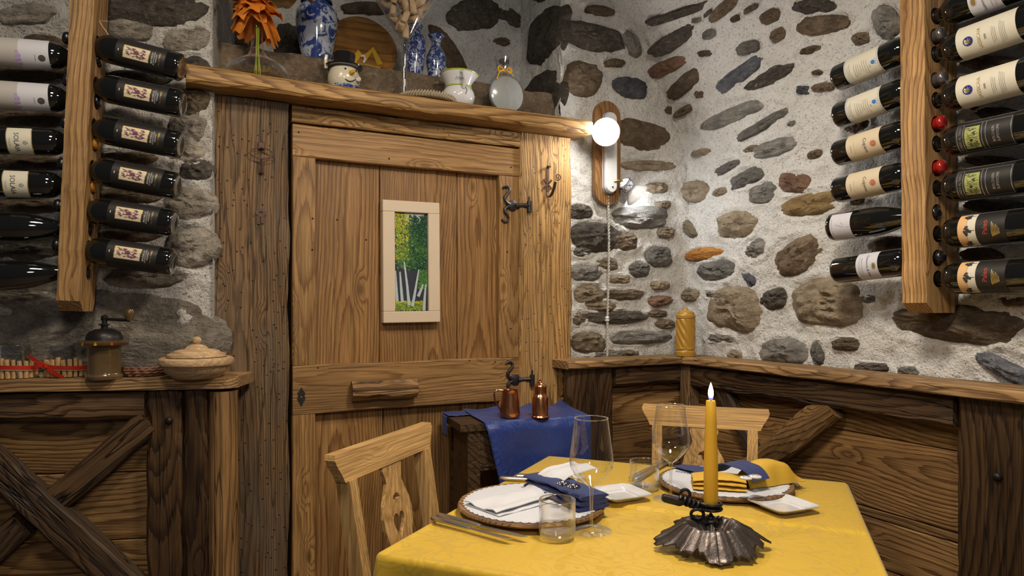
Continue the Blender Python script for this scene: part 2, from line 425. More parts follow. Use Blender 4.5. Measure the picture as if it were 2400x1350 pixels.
M = dict(
 door=wood('door_larch', (0.40, 0.225, 0.082), (0.22, 0.104, 0.033), 1.35, 0.35, (0.20, 0.095, 0.03), 0.5, 0.3, 0.7, dist=0.45),
 panel=wood('door_panel_larch', (0.365, 0.195, 0.068), (0.18, 0.080, 0.024), 1.1, 0.4, (0.17, 0.075, 0.022), 0.5, 0.3, 0.6, dist=0.6),
 frame=wood('old_frame_wood', (0.235, 0.137, 0.062), (0.10, 0.052, 0.022), 1.6, 0.5, (0.085, 0.05, 0.025), 0.7, 0.7, 0.6, 0.35, holes=0.8, dist=0.35, crack=0.5),
 frame_r=wood('honey_frame_wood', (0.50, 0.295, 0.105), (0.23, 0.108, 0.032), 1.5, 0.45, (0.17, 0.085, 0.028), 0.65, 0.6, 0.7, 0.1, holes=0.6, dist=0.4, crack=0.45),
 shelf=wood('shelf_wood', (0.50, 0.285, 0.095), (0.20, 0.088, 0.024), 0.9, 0.35, (0.13, 0.06, 0.02), 0.5, 0.4, 0.7, dist=0.8, crack=0.4),
 ledge=wood('ledge_wood', (0.42, 0.25, 0.105), (0.16, 0.078, 0.028), 0.8, 0.45, (0.11, 0.06, 0.025), 0.6, 0.45, 0.5, 0.2, dist=1.4, crack=0.5),
 plankb=wood('brown_plank', (0.33, 0.185, 0.068), (0.125, 0.055, 0.018), 1.0, 0.45, (0.07, 0.032, 0.011), 0.55, 0.6, 0.7, dist=0.95),
 beam=wood('dark_beam', (0.120, 0.064, 0.027), (0.038, 0.018, 0.008), 1.0, 0.7, (0.014, 0.008, 0.005), 0.6, 0.9, 0.5, 0.1, dist=1.0, crack=0.9),
 darkp=wood('dark_post', (0.105, 0.055, 0.022), (0.030, 0.014, 0.006), 0.9, 0.6, (0.013, 0.007, 0.004), 0.5, 0.5, 0.6, 0.0, dist=1.0, crack=0.6),
 brace=wood('brace_wood', (0.34, 0.19, 0.068), (0.12, 0.055, 0.018), 1.1, 0.7, (0.045, 0.022, 0.008), 0.6, 0.9, 0.4, 0.0, dist=1.4),
 round_post=wood('round_post_wood', (0.40, 0.215, 0.075), (0.19, 0.09, 0.03), 0.6, 0.75, (0.07, 0.03, 0.01), 0.55, 0.5, 0.4, 0.1, crack=0.8),
 rack=wood('rack_wood', (0.42, 0.245, 0.095), (0.21, 0.10, 0.036), 0.85, 0.3, (0.13, 0.06, 0.02), 0.5, 0.35, 0.6, dist=0.9),
 chair=wood('chair_pine', (0.60, 0.375, 0.150), (0.45, 0.25, 0.088), 1.1, 0.15, (0.33, 0.18, 0.06), 0.4, 0.12, 0.15, dist=0.5),
 bowl=wood('turned_maple', (0.56, 0.38, 0.215), (0.46, 0.29, 0.15), 0.7, 0.15, (0.3, 0.18, 0.08), 0.5, 0.08, 0.0),
 oak=wood('lamp_oak', (0.36, 0.19, 0.07), (0.20, 0.09, 0.03), 0.9, 0.3, (0.1, 0.05, 0.02), 0.4, 0.2, 0.4),
 tray=wood('bark_tray', (0.34, 0.19, 0.075), (0.15, 0.07, 0.025), 1.4, 0.6, (0.07, 0.03, 0.012), 0.6, 0.8, 0.0),
 picframe=plain('pale_frame_wood', (0.62, 0.50, 0.37), 0.45, var=0.05, scale=9),
 s_dark=stone('dark_stone', (0.060, 0.052, 0.045), (0.11, 0.092, 0.075), (0.19, 0.165, 0.135), 0.28),
 s_grey=stone('grey_stone', (0.13, 0.125, 0.115), (0.235, 0.22, 0.20), (0.33, 0.30, 0.26), 0.4),
 s_rough=stone('rough_grey_stone', (0.20, 0.172, 0.14), (0.36, 0.32, 0.27), (0.11, 0.092, 0.072), 0.55),
 s_tan=stone('tan_stone', (0.20, 0.155, 0.105), (0.33, 0.265, 0.185), (0.13, 0.11, 0.085), 0.4),
 s_brown=stone('brown_stone', (0.115, 0.080, 0.052), (0.20, 0.145, 0.095), (0.07, 0.055, 0.042), 0.3),
 s_yellow=stone('ochre_stone', (0.30, 0.19, 0.075), (0.42, 0.29, 0.13), (0.17, 0.12, 0.06), 0.3),
 s_orange=stone('orange_stone', (0.38, 0.15, 0.03), (0.46, 0.21, 0.05), (0.25, 0.12, 0.04), 0.15),
 s_red=stone('reddish_stone', (0.19, 0.105, 0.07), (0.27, 0.165, 0.11), (0.12, 0.08, 0.06), 0.2),
 s_blue=stone('slate_stone', (0.075, 0.08, 0.10), (0.135, 0.14, 0.165), (0.21, 0.21, 0.22), 0.3),
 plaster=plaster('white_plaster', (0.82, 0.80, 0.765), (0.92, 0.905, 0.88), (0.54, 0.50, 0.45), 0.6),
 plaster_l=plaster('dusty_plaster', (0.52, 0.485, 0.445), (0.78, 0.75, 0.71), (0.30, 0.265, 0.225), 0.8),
 bglass=plain('bottle_glass', (0.006, 0.006, 0.005), 0.04, coat=0.8, var=0.0, spec=0.6),
 cap_black=plain('black_capsule', (0.008, 0.008, 0.010), 0.3, coat=0.3, var=0.1),
 cap_orange=plain('orange_capsule', (0.55, 0.21, 0.02), 0.35, coat=0.2, var=0.1),
 cap_grey=plain('grey_capsule', (0.22, 0.20, 0.20), 0.28, 0.7, var=0.15),
 cap_red=plain('red_capsule', (0.30, 0.012, 0.010), 0.25, coat=0.4, var=0.1),
 lab_black=plain('black_label', (0.016, 0.014, 0.013), 0.45, var=0.1),
 lab_white=plain('white_label', (0.56, 0.55, 0.60), 0.6, var=0.04),
 lab_beige=plain('beige_label', (0.43, 0.40, 0.37), 0.6, var=0.04),
 lab_cream=plain('cream_label', (0.62, 0.58, 0.47), 0.6, var=0.04),
 lab_tan=plain('parchment_label', (0.60, 0.50, 0.35), 0.6, var=0.05),
 lab_orange=plain('peach_label', (0.66, 0.40, 0.18), 0.55, var=0.1, scale=14),
 ink=plain('label_ink', (0.03, 0.028, 0.03), 0.6), ink_grey=plain('grey_ink', (0.22, 0.21, 0.21), 0.6),
 ink_white=plain('white_ink', (0.6, 0.58, 0.56), 0.5), ink_blue=plain('blue_ink', (0.03, 0.18, 0.55), 0.5),
 ink_red=plain('red_ink', (0.45, 0.05, 0.025), 0.5), ink_purple=plain('purple_ink', (0.13, 0.035, 0.075), 0.6),
 ink_lilac=plain('lilac_ink', (0.40, 0.30, 0.50), 0.6, var=0.2), ink_green=plain('olive_ink', (0.30, 0.32, 0.09), 0.5, var=0.5, scale=160),
 gold=gold('gold_foil'), brass=plain('dull_brass', (0.30, 0.21, 0.09), 0.35, 0.9), silver=plain('silver_foil', (0.6, 0.6, 0.6), 0.3, 0.8),
 iron=plain('wrought_iron', (0.052, 0.046, 0.046), 0.42, 0.7, var=0.4, scale=60, bump=0.3),
 rust=plain('rusty_iron', (0.085, 0.042, 0.030), 0.5, 0.4, var=0.35, scale=70, bump=0.3),
 darkiron=plain('dark_iron', (0.022, 0.018, 0.018), 0.4, 0.5, var=0.3, scale=60, bump=0.2),
 pewter=plain('pewter_leaf', (0.115, 0.095, 0.088), 0.40, 0.8, var=0.55, scale=38, bump=0.4),
 steel=plain('polished_steel', (0.62, 0.60, 0.57), 0.30, 1.0, var=0.05),
 copper=plain('copper', (0.60, 0.27, 0.13), 0.24, 1.0, var=0.25, scale=18),
 ceramic=plain('white_ceramic', (0.70, 0.71, 0.72), 0.18, coat=0.5, var=0.03),
 porcelain=plain('white_porcelain', (0.66, 0.66, 0.68), 0.12, coat=0.6, var=0.02),
 blueline=plain('cobalt_line', (0.02, 0.035, 0.22), 0.2, coat=0.4, var=0.1),
 cloth_y=damask('yellow_damask', (0.61, 0.390, 0.030), (0.53, 0.335, 0.032), 9.0, 0.62),
 cloth_b=damask('blue_damask', (0.020, 0.040, 0.185), (0.030, 0.058, 0.25), 16.0, 0.5, 0.1),
 nap_b=plain('blue_linen', (0.018, 0.030, 0.13), 0.8, var=0.25, scale=220, bump=0.25, Sheen_Weight=0.12),
 nap_y=plain('yellow_linen', (0.62, 0.375, 0.035), 0.75, var=0.1, scale=220, bump=0.2),
 nap_w=plain('white_linen', (0.62, 0.625, 0.66), 0.8, var=0.04, scale=220, bump=0.2),
 lace=plain('white_lace', (0.60, 0.61, 0.66), 0.8, var=0.05, scale=260, bump=0.25),
 glass=thin_glass('clear_glass', (.985, .985, .985), .05, .85, .02, 2.2, .5), glass2=thin_glass('thick_glass', (0.93, 0.93, 0.92), 0.09, 0.8, .03, 1.6, .45), rimglass=thin_glass('glass_rim', (.8, .8, .8), .25, .7, .08, 1.0, .6),
 foil=thin_glass('cellophane', (0.93, 0.95, 0.95), 0.10, 0.5, 0.12),
 candle=plain('yellow_wax', (0.72, 0.41, 0.035), 0.45, var=0.04, Subsurface_Weight=0.25, Subsurface_Radius=(0.02, 0.01, 0.003)),
 flame=emit('candle_flame', (1.0, 0.72, 0.38), 28.0), flame_b=emit('flame_base', (0.12, 0.12, 0.9), 2.5),
 bulb=emit('lit_bulb', (1.0, 0.98, 0.94), 150.0), bulb2=emit('lit_spot_bulb', (0.95, 0.98, 1.0), 55.0),
 cork=plain('cork', (0.52, 0.38, 0.235), 0.8, var=0.3, scale=120, bump=0.3),
 orange=plain('orange_mesh_ribbon', (0.62, 0.19, 0.015), 0.6, var=0.35, scale=130, bump=0.4),
 burlap=plain('beige_net', (0.43, 0.33, 0.18), 0.8, var=0.35, scale=240, bump=0.5),
 redrib=plain('red_satin', (0.42, 0.028, 0.012), 0.3, var=0.2, scale=60),
 cinnamon=plain('cinnamon_bark', (0.46, 0.28, 0.12), 0.75, var=0.3, scale=120, bump=0.3),
 straw=plain('woven_straw', (0.38, 0.31, 0.21), 0.8, var=0.4, scale=160, bump=0.4),
 wicker=plain('brown_wicker', (0.16, 0.07, 0.035), 0.7, var=0.4, scale=120, bump=0.3),
 mill=plain('golden_turned_wood', (0.45, 0.24, 0.03), 0.35, coat=0.3, var=0.12, scale=40),
 bw1=bluewhite('delft_jar', 26.0, 0.49), bw2=bluewhite('delft_vase', 62.0, 0.47),
 wplate=wood('painted_wood_plate', (0.34, 0.165, 0.045), (0.21, 0.09, 0.022), 0.35, 0.55, (0.09, 0.04, 0.012), 0.3, 0.1, 0.9),
 snow=plain('snowman_glaze', (0.60, 0.55, 0.42), 0.25, coat=0.4, var=0.06), blackgl=plain('black_glaze', (0.010, 0.010, 0.010), 0.1, coat=0.8),
 yellowgl=plain('carrot_yellow', (0.62, 0.36, 0.03), 0.3), lime=plain('lime_line', (0.42, 0.48, 0.05), 0.3),
 graymed=plain('grey_disc', (0.40, 0.40, 0.40), 0.5), yarn=plain('yellow_yarn', (0.75, 0.40, 0.01), 0.7),
 grinder=plain('bronze_grinder', (0.13, 0.075, 0.03), 0.3, 0.4, coat=0.4, var=0.3, scale=50),
 amber=plain('amber_body', (0.10, 0.062, 0.026), 0.18, coat=0.7, var=0.3, scale=30),
 bead=plain('dark_beads', (0.03, 0.028, 0.05), 0.2, coat=0.5), rope=plain('grey_cord', (0.50, 0.485, 0.45), 0.8, var=0.15, scale=200),
 floor=plain('floor_tile', (0.16, 0.12, 0.09), 0.6, var=0.3, scale=4), dark=plain('gap_shade', (0.012, 0.009, 0.007), 0.9),  # dark: shade painted as a colour for the gaps around the door
 leaf_d=plain('paint_dark_green', (0.025, 0.095, 0.055), 0.4, var=0.5, scale=90, bump=0.6), leaf_g=plain('paint_green', (0.11, 0.27, 0.07), 0.4, var=0.5, scale=90, bump=0.6),
 leaf_y=plain('paint_yellow_green', (0.48, 0.50, 0.04), 0.4, var=0.4, scale=90, bump=0.6), p_sky=plain('paint_sky', (0.48, 0.50, 0.56), 0.5, var=0.1, scale=60),
 p_trunk=plain('paint_trunk', (0.40, 0.48, 0.50), 0.5, var=0.25, scale=120), p_night=plain('paint_shadow', (0.022, 0.026, 0.045), 0.5, var=0.4, scale=80),
)
# ---------------------------------------------------------------- numpy value noise for the plaster
_rs = np.random.RandomState(3); _tab = _rs.rand(256, 256)
def vnoise(x, y):
    xi = np.floor(x).astype(int); yi = np.floor(y).astype(int); fx = x-xi; fy = y-yi
    fx = fx*fx*(3-2*fx); fy = fy*fy*(3-2*fy)
    a = _tab[xi % 256, yi % 256]; b = _tab[(xi+1) % 256, yi % 256]; c = _tab[xi % 256, (yi+1) % 256]; d = _tab[(xi+1) % 256, (yi+1) % 256]
    return (a*(1-fx)+b*fx)*(1-fy)+(c*(1-fx)+d*fx)*fy
def fbm(x, y, f, o=4):
    s = 0; a = 1.0
    for k in range(o): s = s+a*(vnoise(x*f+17.3*k, y*f+5.1*k)-.5); a *= .5; f *= 2.1
    return s
def wall_grid(fr, us, zs, d0=0.0, amp=0.016, seed=0.0, stones=()):
    """plastered face in frame fr; returns verts (world) and faces, facing the room"""
    U, Z = np.meshgrid(us, zs)
    off = np.vectorize(fr.off)(U, Z) if isinstance(fr, FrameR) else np.zeros_like(U)
    D = d0+off+amp*1.6*fbm(U+seed, Z, 4.0)+amp*.75*fbm(U+seed, Z, 22.0)+amp*.25*fbm(U+seed, Z, 70.0, 2)
    for (su, sz, ru, rz) in stones:                        # mortar swells a little around each stone
        q = np.sqrt(((U-su)/ru)**2+((Z-sz)/rz)**2)
        D = D+0.006*np.exp(-((q-1.12)/.16)**2)
    P = np.empty(U.shape+(3,)); P[..., 0] = fr.o.x+fr.u.x*U+fr.n.x*D; P[..., 1] = fr.o.y+fr.u.y*U+fr.n.y*D; P[..., 2] = Z
    h, w_ = U.shape; idx = np.arange(h*w_).reshape(h, w_)
    q = np.stack([idx[:-1, :-1], idx[:-1, 1:], idx[1:, 1:], idx[1:, :-1]], -1).reshape(-1, 4)
    if fr.u.cross(UP).dot(fr.n) < 0: q = q[:, ::-1]
    return P.reshape(-1, 3).tolist(), q.tolist()
def steps(a, b, s): return np.linspace(a, b, max(2, int(round((b-a)/s))+1))
ZS = np.concatenate([np.array([0.0, 0.5, 0.85]), steps(0.92, 3.0, 0.007)])
# ---------------------------------------------------------------- stones: px centre, half length, half height, tilt, colour, squareness
ST_R = [
 (1577,30,64,15,35,'d'),(1573,98,66,22,33,'d'),(1560,157,52,18,22,'r'),(1605,198,58,21,40,'b'),(1662,80,19,13,20,'g'),(1693,22,48,18,40,'b'),
 (1628,46,15,8,0,'g'),(1725,43,14,9,30,'b'),(1807,38,29,18,25,'b'),(1825,82,24,16,30,'b'),(1908,14,60,20,2,'d'),(1927,58,68,25,5,'b'),
 (1653,125,19,9,0,'b'),(1752,112,31,18,15,'g'),(1730,178,78,20,38,'s'),(1800,183,70,18,28,'d'),(1900,117,30,10,15,'b'),(1640,220,13,11,0,'b'),
 (1602,260,30,10,30,'b'),(1713,272,92,19,22,'g'),(1787,293,97,14,30,'g'),(1817,347,64,20,18,'g'),(1917,170,16,7,0,'b'),(1883,211,18,12,0,'s'),(1928,205,28,12,5,'b'),
 (1643,358,30,10,15,'t'),(1707,392,38,12,25,'g'),(1626,450,38,29,5,'t'),(1750,418,48,18,25,'g'),(1790,452,39,23,20,'g'),(1865,430,43,27,-5,'r'),
 (1905,478,86,28,12,'y'),(1727,527,54,37,8,'t'),(1612,533,30,13,-50,'t'),(1776,585,34,23,35,'g'),(1872,600,68,41,32,'b'),(1650,596,52,16,8,'o'),
 (1683,633,54,26,10,'g'),(1759,652,30,13,-52,'s'),(1724,725,70,56,-5,'t'),(1817,700,36,27,20,'d'),(1940,707,94,60,0,'T'),(1617,692,25,16,0,'t'),
 (1838,824,64,33,0,'g'),(1917,830,33,14,-75,'g'),(1981,807,38,16,0,'b'),(1690,794,36,10,-5,'g'),(1724,834,20,13,0,'t'),(2040,862,42,12,0,'d'),
 (2130,870,29,12,0,'g'),(2235,757,188,46,-5,'D'),(2350,862,78,22,-28,'s'),(2080,575,44,22,10,'b'),(2078,50,34,46,10,'g'),(2012,297,36,20,30,'b'),
 (1912,362,20,12,20,'b'),(2330,150,90,22,-6,'b'),(2340,268,80,18,-6,'d'),(2330,380,80,16,-4,'b'),(2330,485,85,18,-4,'d'),(2300,598,60,18,-2,'b'),(2370,708,60,14,0,'b'),
 (2010,470,22,12,10,'t'),(2020,90,24,16,15,'b'),(1860,290,15,9,20,'g'),(1560,262,16,10,30,'b'),(1655,30,14,8,40,'g'),(1760,20,22,8,30,'b'),(1995,250,16,12,0,'t'),
 (2060,410,30,12,10,'t'),(2040,700,20,12,0,'g'),(1760,350,22,9,20,'t'),(1690,450,22,11,20,'t'),(1670,690,16,10,0,'g'),(2380,300,60,14,0,'d')]
ST_B = [  # right part of the back wall
 (1385,84,84,31,-14,'d'),(1366,187,46,46,-8,'b'),(1443,147,24,10,0,'b'),(1480,103,36,17,-60,'g'),(1478,206,42,27,-8,'s'),(1500,315,72,36,-14,'b'),
 (1520,388,70,13,0,'t'),(1358,497,32,19,0,'d'),(1395,556,64,38,0,'d'),(1500,510,68,28,3,'g'),(1462,567,32,23,0,'b'),(1543,601,32,26,0,'g'),(1496,632,27,19,0,'g'),
 (1547,669,24,11,0,'t'),(1458,691,54,14,0,'b'),(1547,706,30,13,10,'r'),(1440,743,82,17,2,'d'),(1502,791,80,17,2,'g'),(1380,802,42,28,0,'t'),(1378,690,40,26,0,'t'),
 (1372,640,42,22,0,'g'),(1560,760,24,12,0,'t'),(1473,17,18,11,40,'b'),(1405,25,40,12,-8,'b'),(1555,480,18,10,0,'t'),(1420,620,30,14,0,'t'),(1540,440,26,13,0,'t'),(1405,718,44,13,0,'t'),(1352,745,20,18,0,'t'),(1450,655,26,12,0,'t'),(1425,832,40,12,0,'g'),(1560,545,22,14,0,'t'),(1362,590,26,14,0,'g'),(1470,830,30,10,0,'t'),(1540,735,24,9,0,'b')]
ST_N = [  # niche above the door
 (1115,35,66,42,0,'d'),(1055,128,92,24,-58,'b'),(1175,98,24,10,-4,'b'),(1180,145,14,9,0,'r'),(560,70,66,50,0,'d'),(680,110,40,60,0,'d'),(860,20,60,16,0,'b'),(780,100,40,60,0,'d'),(1195,40,20,40,60,'d')]
ST_J = [(0.10, 2.62, .16, .13, 'd'), (0.12, 2.36, .17, .11, 'd'), (0.17, 2.10, .20, .12, 'd'), (0.14, 2.86, .15, .09, 'b')]   # jamb: depth, z, half sizes
ST_L = [
 (360,22,130,30,-3,'d'),(60,34,70,18,4,'g'),(440,92,55,22,5,'g'),(300,70,60,18,-5,'g'),(40,175,150,18,2,'b'),(60,277,150,17,0,'b'),(455,238,38,26,0,'b'),(440,302,46,28,0,'g'),
 (330,183,80,14,0,'d'),(430,352,52,24,4,'g'),(460,398,40,20,0,'d'),(60,383,110,15,0,'b'),(300,372,90,14,3,'b'),(445,478,58,28,0,'g'),(300,458,90,15,3,'b'),(450,582,62,36,3,'g'),
 (60,580,95,22,0,'d'),(290,550,95,14,3,'b'),(60,482,100,14,0,'b'),(222,776,284,100,0,'H'),(60,690,95,26,-4,'g'),(340,650,90,20,5,'g'),(100,100,50,14,0,'b'),(455,160,40,22,0,'d')]
KEY = {'d': 's_dark', 'g': 's_grey', 't': 's_tan', 'T': 's_tan', 'b': 's_brown', 'y': 's_yellow', 'o': 's_orange', 'r': 's_red', 's': 's_blue', 'D': 's_brown', 'H': 's_grey'}
def stone_vf(A, B, N, seed, H, nt=30, nr=7, rough=1.0):
    rnd = random.Random(seed); p = rnd.uniform(2.1, 3.4); ph = rnd.uniform(0, 50)
    la, lb = A.length, B.length; V = [tuple(N*H*0.95)]; Fc = []
    for k in range(1, nr+1):
        rho = k/nr
        for i in range(nt):
            th = 2*math.pi*i/nt; c, s = math.cos(th), math.sin(th)
            r = (abs(c)**p+abs(s)**p)**(-1/p)
            r *= 1+0.17*nz(c*1.3+ph, s*1.3, seed*.1)+0.09*nz(c*3.7+ph, s*3.7, 2.0)+0.05*nz(c*9+ph, s*9, 5.0)
            x, y = c*r*rho, s*r*rho
            h = H*(1-rho**3.0)*(0.9+0.5*nz(x*1.6+ph, y*1.6, 8.0))+H*.45*nz(x*3.2+ph, y*3.2*lb/la*2, 1.0)*(1-rho**3)
            h += H*.22*nz(x*7+ph, y*7, 3.0)*(1-rho**4)+H*.12*nz(x*15+ph, y*15, 6.0)*(1-rho**4)
            if k == nr: h = -0.022
            V.append(tuple(A*x+B*y+N*h))
    for i in range(nt): Fc.append((0, 1+i, 1+(i+1) % nt))
    for k in range(nr-1):
        for i in range(nt):
            j = (i+1) % nt; a = 1+k*nt; b = a+nt
            Fc.append((a+i, b+i, b+j, a+j))
    if A.cross(B).dot(N) < 0: Fc = [tuple(reversed(f)) for f in Fc]
    return V, Fc
def uz_ellipses(fr, lst, d=0.0):
    out = []
    for (x, y, a, b, t, k) in lst:
        c = fr.hit(x, y, d); ca, sa = math.cos(math.radians(t)), math.sin(math.radians(t))
        p = fr.hit(x+math.hypot(a*ca, b*sa), y, d); q = fr.hit(x, y-math.hypot(a*sa, b*ca), d)
        out.append((c[0], c[1], abs(p[0]-c[0])+1e-4, abs(q[1]-c[1])+1e-4))
    return out
def stones(fr, lst, wall, d=0.0, hmul=1.0, alt={}):
    for i, (x, y, a, b, t, k) in enumerate(lst):
        ca, sa = math.cos(math.radians(t)), math.sin(math.radians(t))
        C = fr.W(x, y, d); A = fr.W(x+a*ca, y-a*sa, d)-C; B = fr.W(x-b*sa, y-b*ca, d)-C
        N = A.cross(B).normalized(); N = N if N.dot(fr.n) > 0 else -N
        H = min(0.046, 0.012+0.34*min(A.length, B.length))*hmul
        if k == 'H': H = .024
        o = obj('stone', stone_vf(A, B, N, i*7+int(x), H, nt=56 if k in 'DTH' else 38, nr=14 if k in 'DTH' else 9), M[alt.get(k, KEY[k])], wall, T(C), world=True)
# left wall
zs = ZS
ST_L = [(x, y, a*1.08, b*(1.0 if k == 'H' else 1.4), t, k) for (x, y, a, b, t, k) in ST_L]
eL = uz_ellipses(FL, [s for s in ST_L if s[5] != 'H'])
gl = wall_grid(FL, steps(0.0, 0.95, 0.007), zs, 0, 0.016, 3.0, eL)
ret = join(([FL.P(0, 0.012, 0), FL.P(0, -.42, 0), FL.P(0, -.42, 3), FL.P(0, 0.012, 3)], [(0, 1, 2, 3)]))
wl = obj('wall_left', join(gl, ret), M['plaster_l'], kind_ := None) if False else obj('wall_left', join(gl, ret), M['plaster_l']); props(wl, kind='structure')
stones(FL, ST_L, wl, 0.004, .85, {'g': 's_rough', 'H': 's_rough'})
# back wall: strip right of the door, niche over it
eB = uz_ellipses(FB, ST_B)
g1 = wall_grid(FB, steps(0.93, UC+.02, 0.007), np.concatenate([np.array([0.0, .5, .85]), steps(.92, 1.94, .007)]), 0, 0.014, 9.0, eB)
g2 = wall_grid(FB, steps(1.02, UC+.02, 0.007), steps(1.93, 3.0, .007), 0.0, 0.014, 9.0, eB)
g3 = wall_grid(FB, steps(-.5, 1.10, 0.012), steps(1.90, 3.0, .012), -.36, 0.016, 14.0)
FJ = Frame(FB.P(1.02, 0, 0).xy, -FB.n, -FB.u)          # jamb of the niche, u = depth
g4 = wall_grid(FJ, steps(-0.006, .40, 0.009), steps(1.90, 3.0, .009), 0.0, 0.014, 21.0)
g5 = ([FB.P(-.4, -.05, .0), FB.P(1.0, -.05, 0), FB.P(1.0, -.05, 1.93), FB.P(-.4, -.05, 1.93)], [(0, 1, 2, 3)])  # sheet behind the door; its dark colour paints the shade in the gaps
wb = obj('wall_back', join(g1, g2, g3, g4, setmat(g5, 1)), [M['plaster'], M['dark']]); props(wb, kind='structure')
stones(FB, ST_B, wb, 0.002)
stones(FB, ST_N, wb, -.36, .7)
for i, (dd, z, a, b, k) in enumerate(ST_J):
    C = FJ.P(dd, 0, z); obj('stone', stone_vf(FJ.u*a, UP*b, FJ.n, 500+i, .025), M[KEY[k]], wb, T(C), world=True)
sill = obj('sill_stone', grid(40, 6, lambda a, b: tuple(FB.P(-.38+1.39*a, -.03-.30*max(0, b-.5)*2+0.012*nz(a*22, b*3), 1.94+.150*min(1, b*2)+.008*nz(a*19, 4)))), M['s_brown'], wb)
# right wall with the springing of the vault
eR = uz_ellipses(FR, ST_R)
gR = wall_grid(FR, steps(-.02, 1.75, 0.0075), zs, 0.0, 0.014, 30.0, eR)
wr = obj('wall_right', gR, M['plaster']); props(wr, kind='structure')
stones(FR, ST_R, wr, 0.002)
fl = obj('floor', ([(-2.2, -1.8, 0), (2.4, -1.8, 0), (2.4, 3.3, 0), (-2.2, 3.3, 0)], [(0, 1, 2, 3)]), M['floor'], smooth=False); props(fl, kind='structure')
# ---------------------------------------------------------------- door, frame and shelf (all on the back wall)
def vboard(name, mat, parent, fr, d0, d1, ua, ub, za, zb, wav=.002, ch=.003, bow=0):
    ua, ub = min(ua, ub), max(ua, ub)
    return plank(name, mat, parent, fr.P((ua+ub)/2, (d0+d1)/2, (za+zb)/2), UP, fr.n, zb-za, ub-ua, d1-d0, wav, ch, bow)
def hboard(name, mat, parent, fr, d0, d1, ua, ub, za, zb, wav=.002, ch=.003, bow=0):
    ua, ub = min(ua, ub), max(ua, ub)
    return plank(name, mat, parent, fr.P((ua+ub)/2, (d0+d1)/2, (za+zb)/2), fr.u, fr.n, ub-ua, zb-za, d1-d0, wav, ch, bow)
U = lambda px, d=0.02, fr=FB: fr.hit(px, 700, d)[0]
Zp = lambda px, py, d=0.02, fr=FB: fr.hit(px, py, d)[1]
z_sh0, z_sh1 = 1.905, 1.955
tl = vboard('trim_1', M['frame'], None, FB, -.04, .042, U(500, .042), U(678, .042), 0.02, 1.902, .008, .006); props(tl, kind='structure')
tr_ = vboard('trim_2', M['frame_r'], None, FB, -.04, .042, U(1218, .042), U(1340, .042), 0.02, 1.902, .006, .006); props(tr_, kind='structure')
zl = Zp(683, 288, .03)
lt = hboard('trim_3', M['frame_r'], None, FB, -.04, .040, U(683.5, .03), U(1216.5, .03), zl+.003, 1.902, .003, .004); props(lt, kind='structure')
door = thing('door_1', FB.P(U(950), 0, 0.02), kind='structure')
dz0 = 0.04; DF = .030
u0, u1, us0, us1 = U(685), U(1215.5), U(738), U(1168)
zt = zl-.001; ztr = Zp(738, 372); zm1 = Zp(683, 857); zm0 = Zp(683, 972)
hboard('top_rail', M['door'], door, FB, -.02, DF, u0, u1, ztr, zt)
hboard('middle_rail', M['door'], door, FB, -.02, DF+.001, u0, u1, zm0, zm1)
hboard('bottom_rail', M['door'], door, FB, -.02, DF, u0, u1, dz0, dz0+.16)
for a, b in ((u0, us0), (us1, u1)):
    vboard('stile', M['door'], door, FB, -.02, DF-.0005, a, b, zm1+.0008, ztr-.0008)
    vboard('stile', M['door'], door, FB, -.02, DF-.0005, a, b, dz0+.161, zm0-.0008)
for a, b in ((us0-.004, U(889.3, 0)), (U(890.7, 0), U(1071.3, 0)), (U(1072.7, 0), us1+.004)):
    vboard('panel_plank', M['panel'], door, FB, -.03, -.002, a, b, zm1-.005, ztr+.005, .0006, .002)
for a, b in ((us0-.004, U(897.3, 0)), (U(898.7, 0), U(1079, 0)), (U(1080.5, 0), us1+.004)):
    vboard('panel_plank', M['panel'], door, FB, -.03, -.002, a, b, dz0+.15, zm0+.005, .0006, .002)
def on_door(px, py, d=DF): return FB.W(px, py, d)
rod = lambda p, r, l: axes(p, FB.u, UP.cross(FB.u)*-1 if False else UP, FB.u.cross(UP))   # xy on the wall, z out
assert abs(FB.u.cross(UP).dot(FB.n)-1) < 1e-3
def wallm(fr, p): return axes(p, fr.u, UP, fr.u.cross(UP))
# wooden pull
hp = on_door(897, 911); Lh = (FB.hit(973, 905, DF)[0]-FB.hit(822, 905, DF)[0])
plank('pull_handle', M['round_post'], door, hp+FB.n*.024, FB.u, FB.n, Lh, .066, .048, .006, .014, .004)
# keyhole plate
kp = on_door(706, 929)
out = [(0, .030), (.006, .020), (.012, .012), (.010, .002), (.013, -.008), (.006, -.020), (0, -.033), (-.006, -.020), (-.013, -.008), (-.010, .002), (-.012, .012), (-.006, .020)]
hole = [(.003*math.cos(a)*(1.0), .003*math.sin(a)+.002) for a in [i*math.pi/4 for i in range(8)]]
obj('keyhole_plate', poly(out, [[(x*1.2, y*1.6-.003) for x, y in hole]], 0, .003), M['iron'], door, wallm(FB, kp+FB.n*.001), smooth=False, world=True)
# nail heads in door
def dome(r, h, seg=10): return lathe([(r, 0), (r*.92, h*.5), (r*.6, h*.9), (0.0001, h)], seg)
nail_me = mesh('nail', dome(.0032, .0022), M['darkiron'])
for (x, y) in ((733, 512), (790, 515), (858, 562), (732, 585), (1192, 302), (700, 310), (912, 372), (1198, 392), (1189, 590), (1197, 770), (1160, 848), (1100, 845), (745, 862), (1190, 845)):
    dd = DF if (x < 738 or x > 1168 or y < 380 or y > 840) else -.002
    obj('nail', nail_me, None, door, wallm(FB, FB.W(x, y, dd)), world=True)
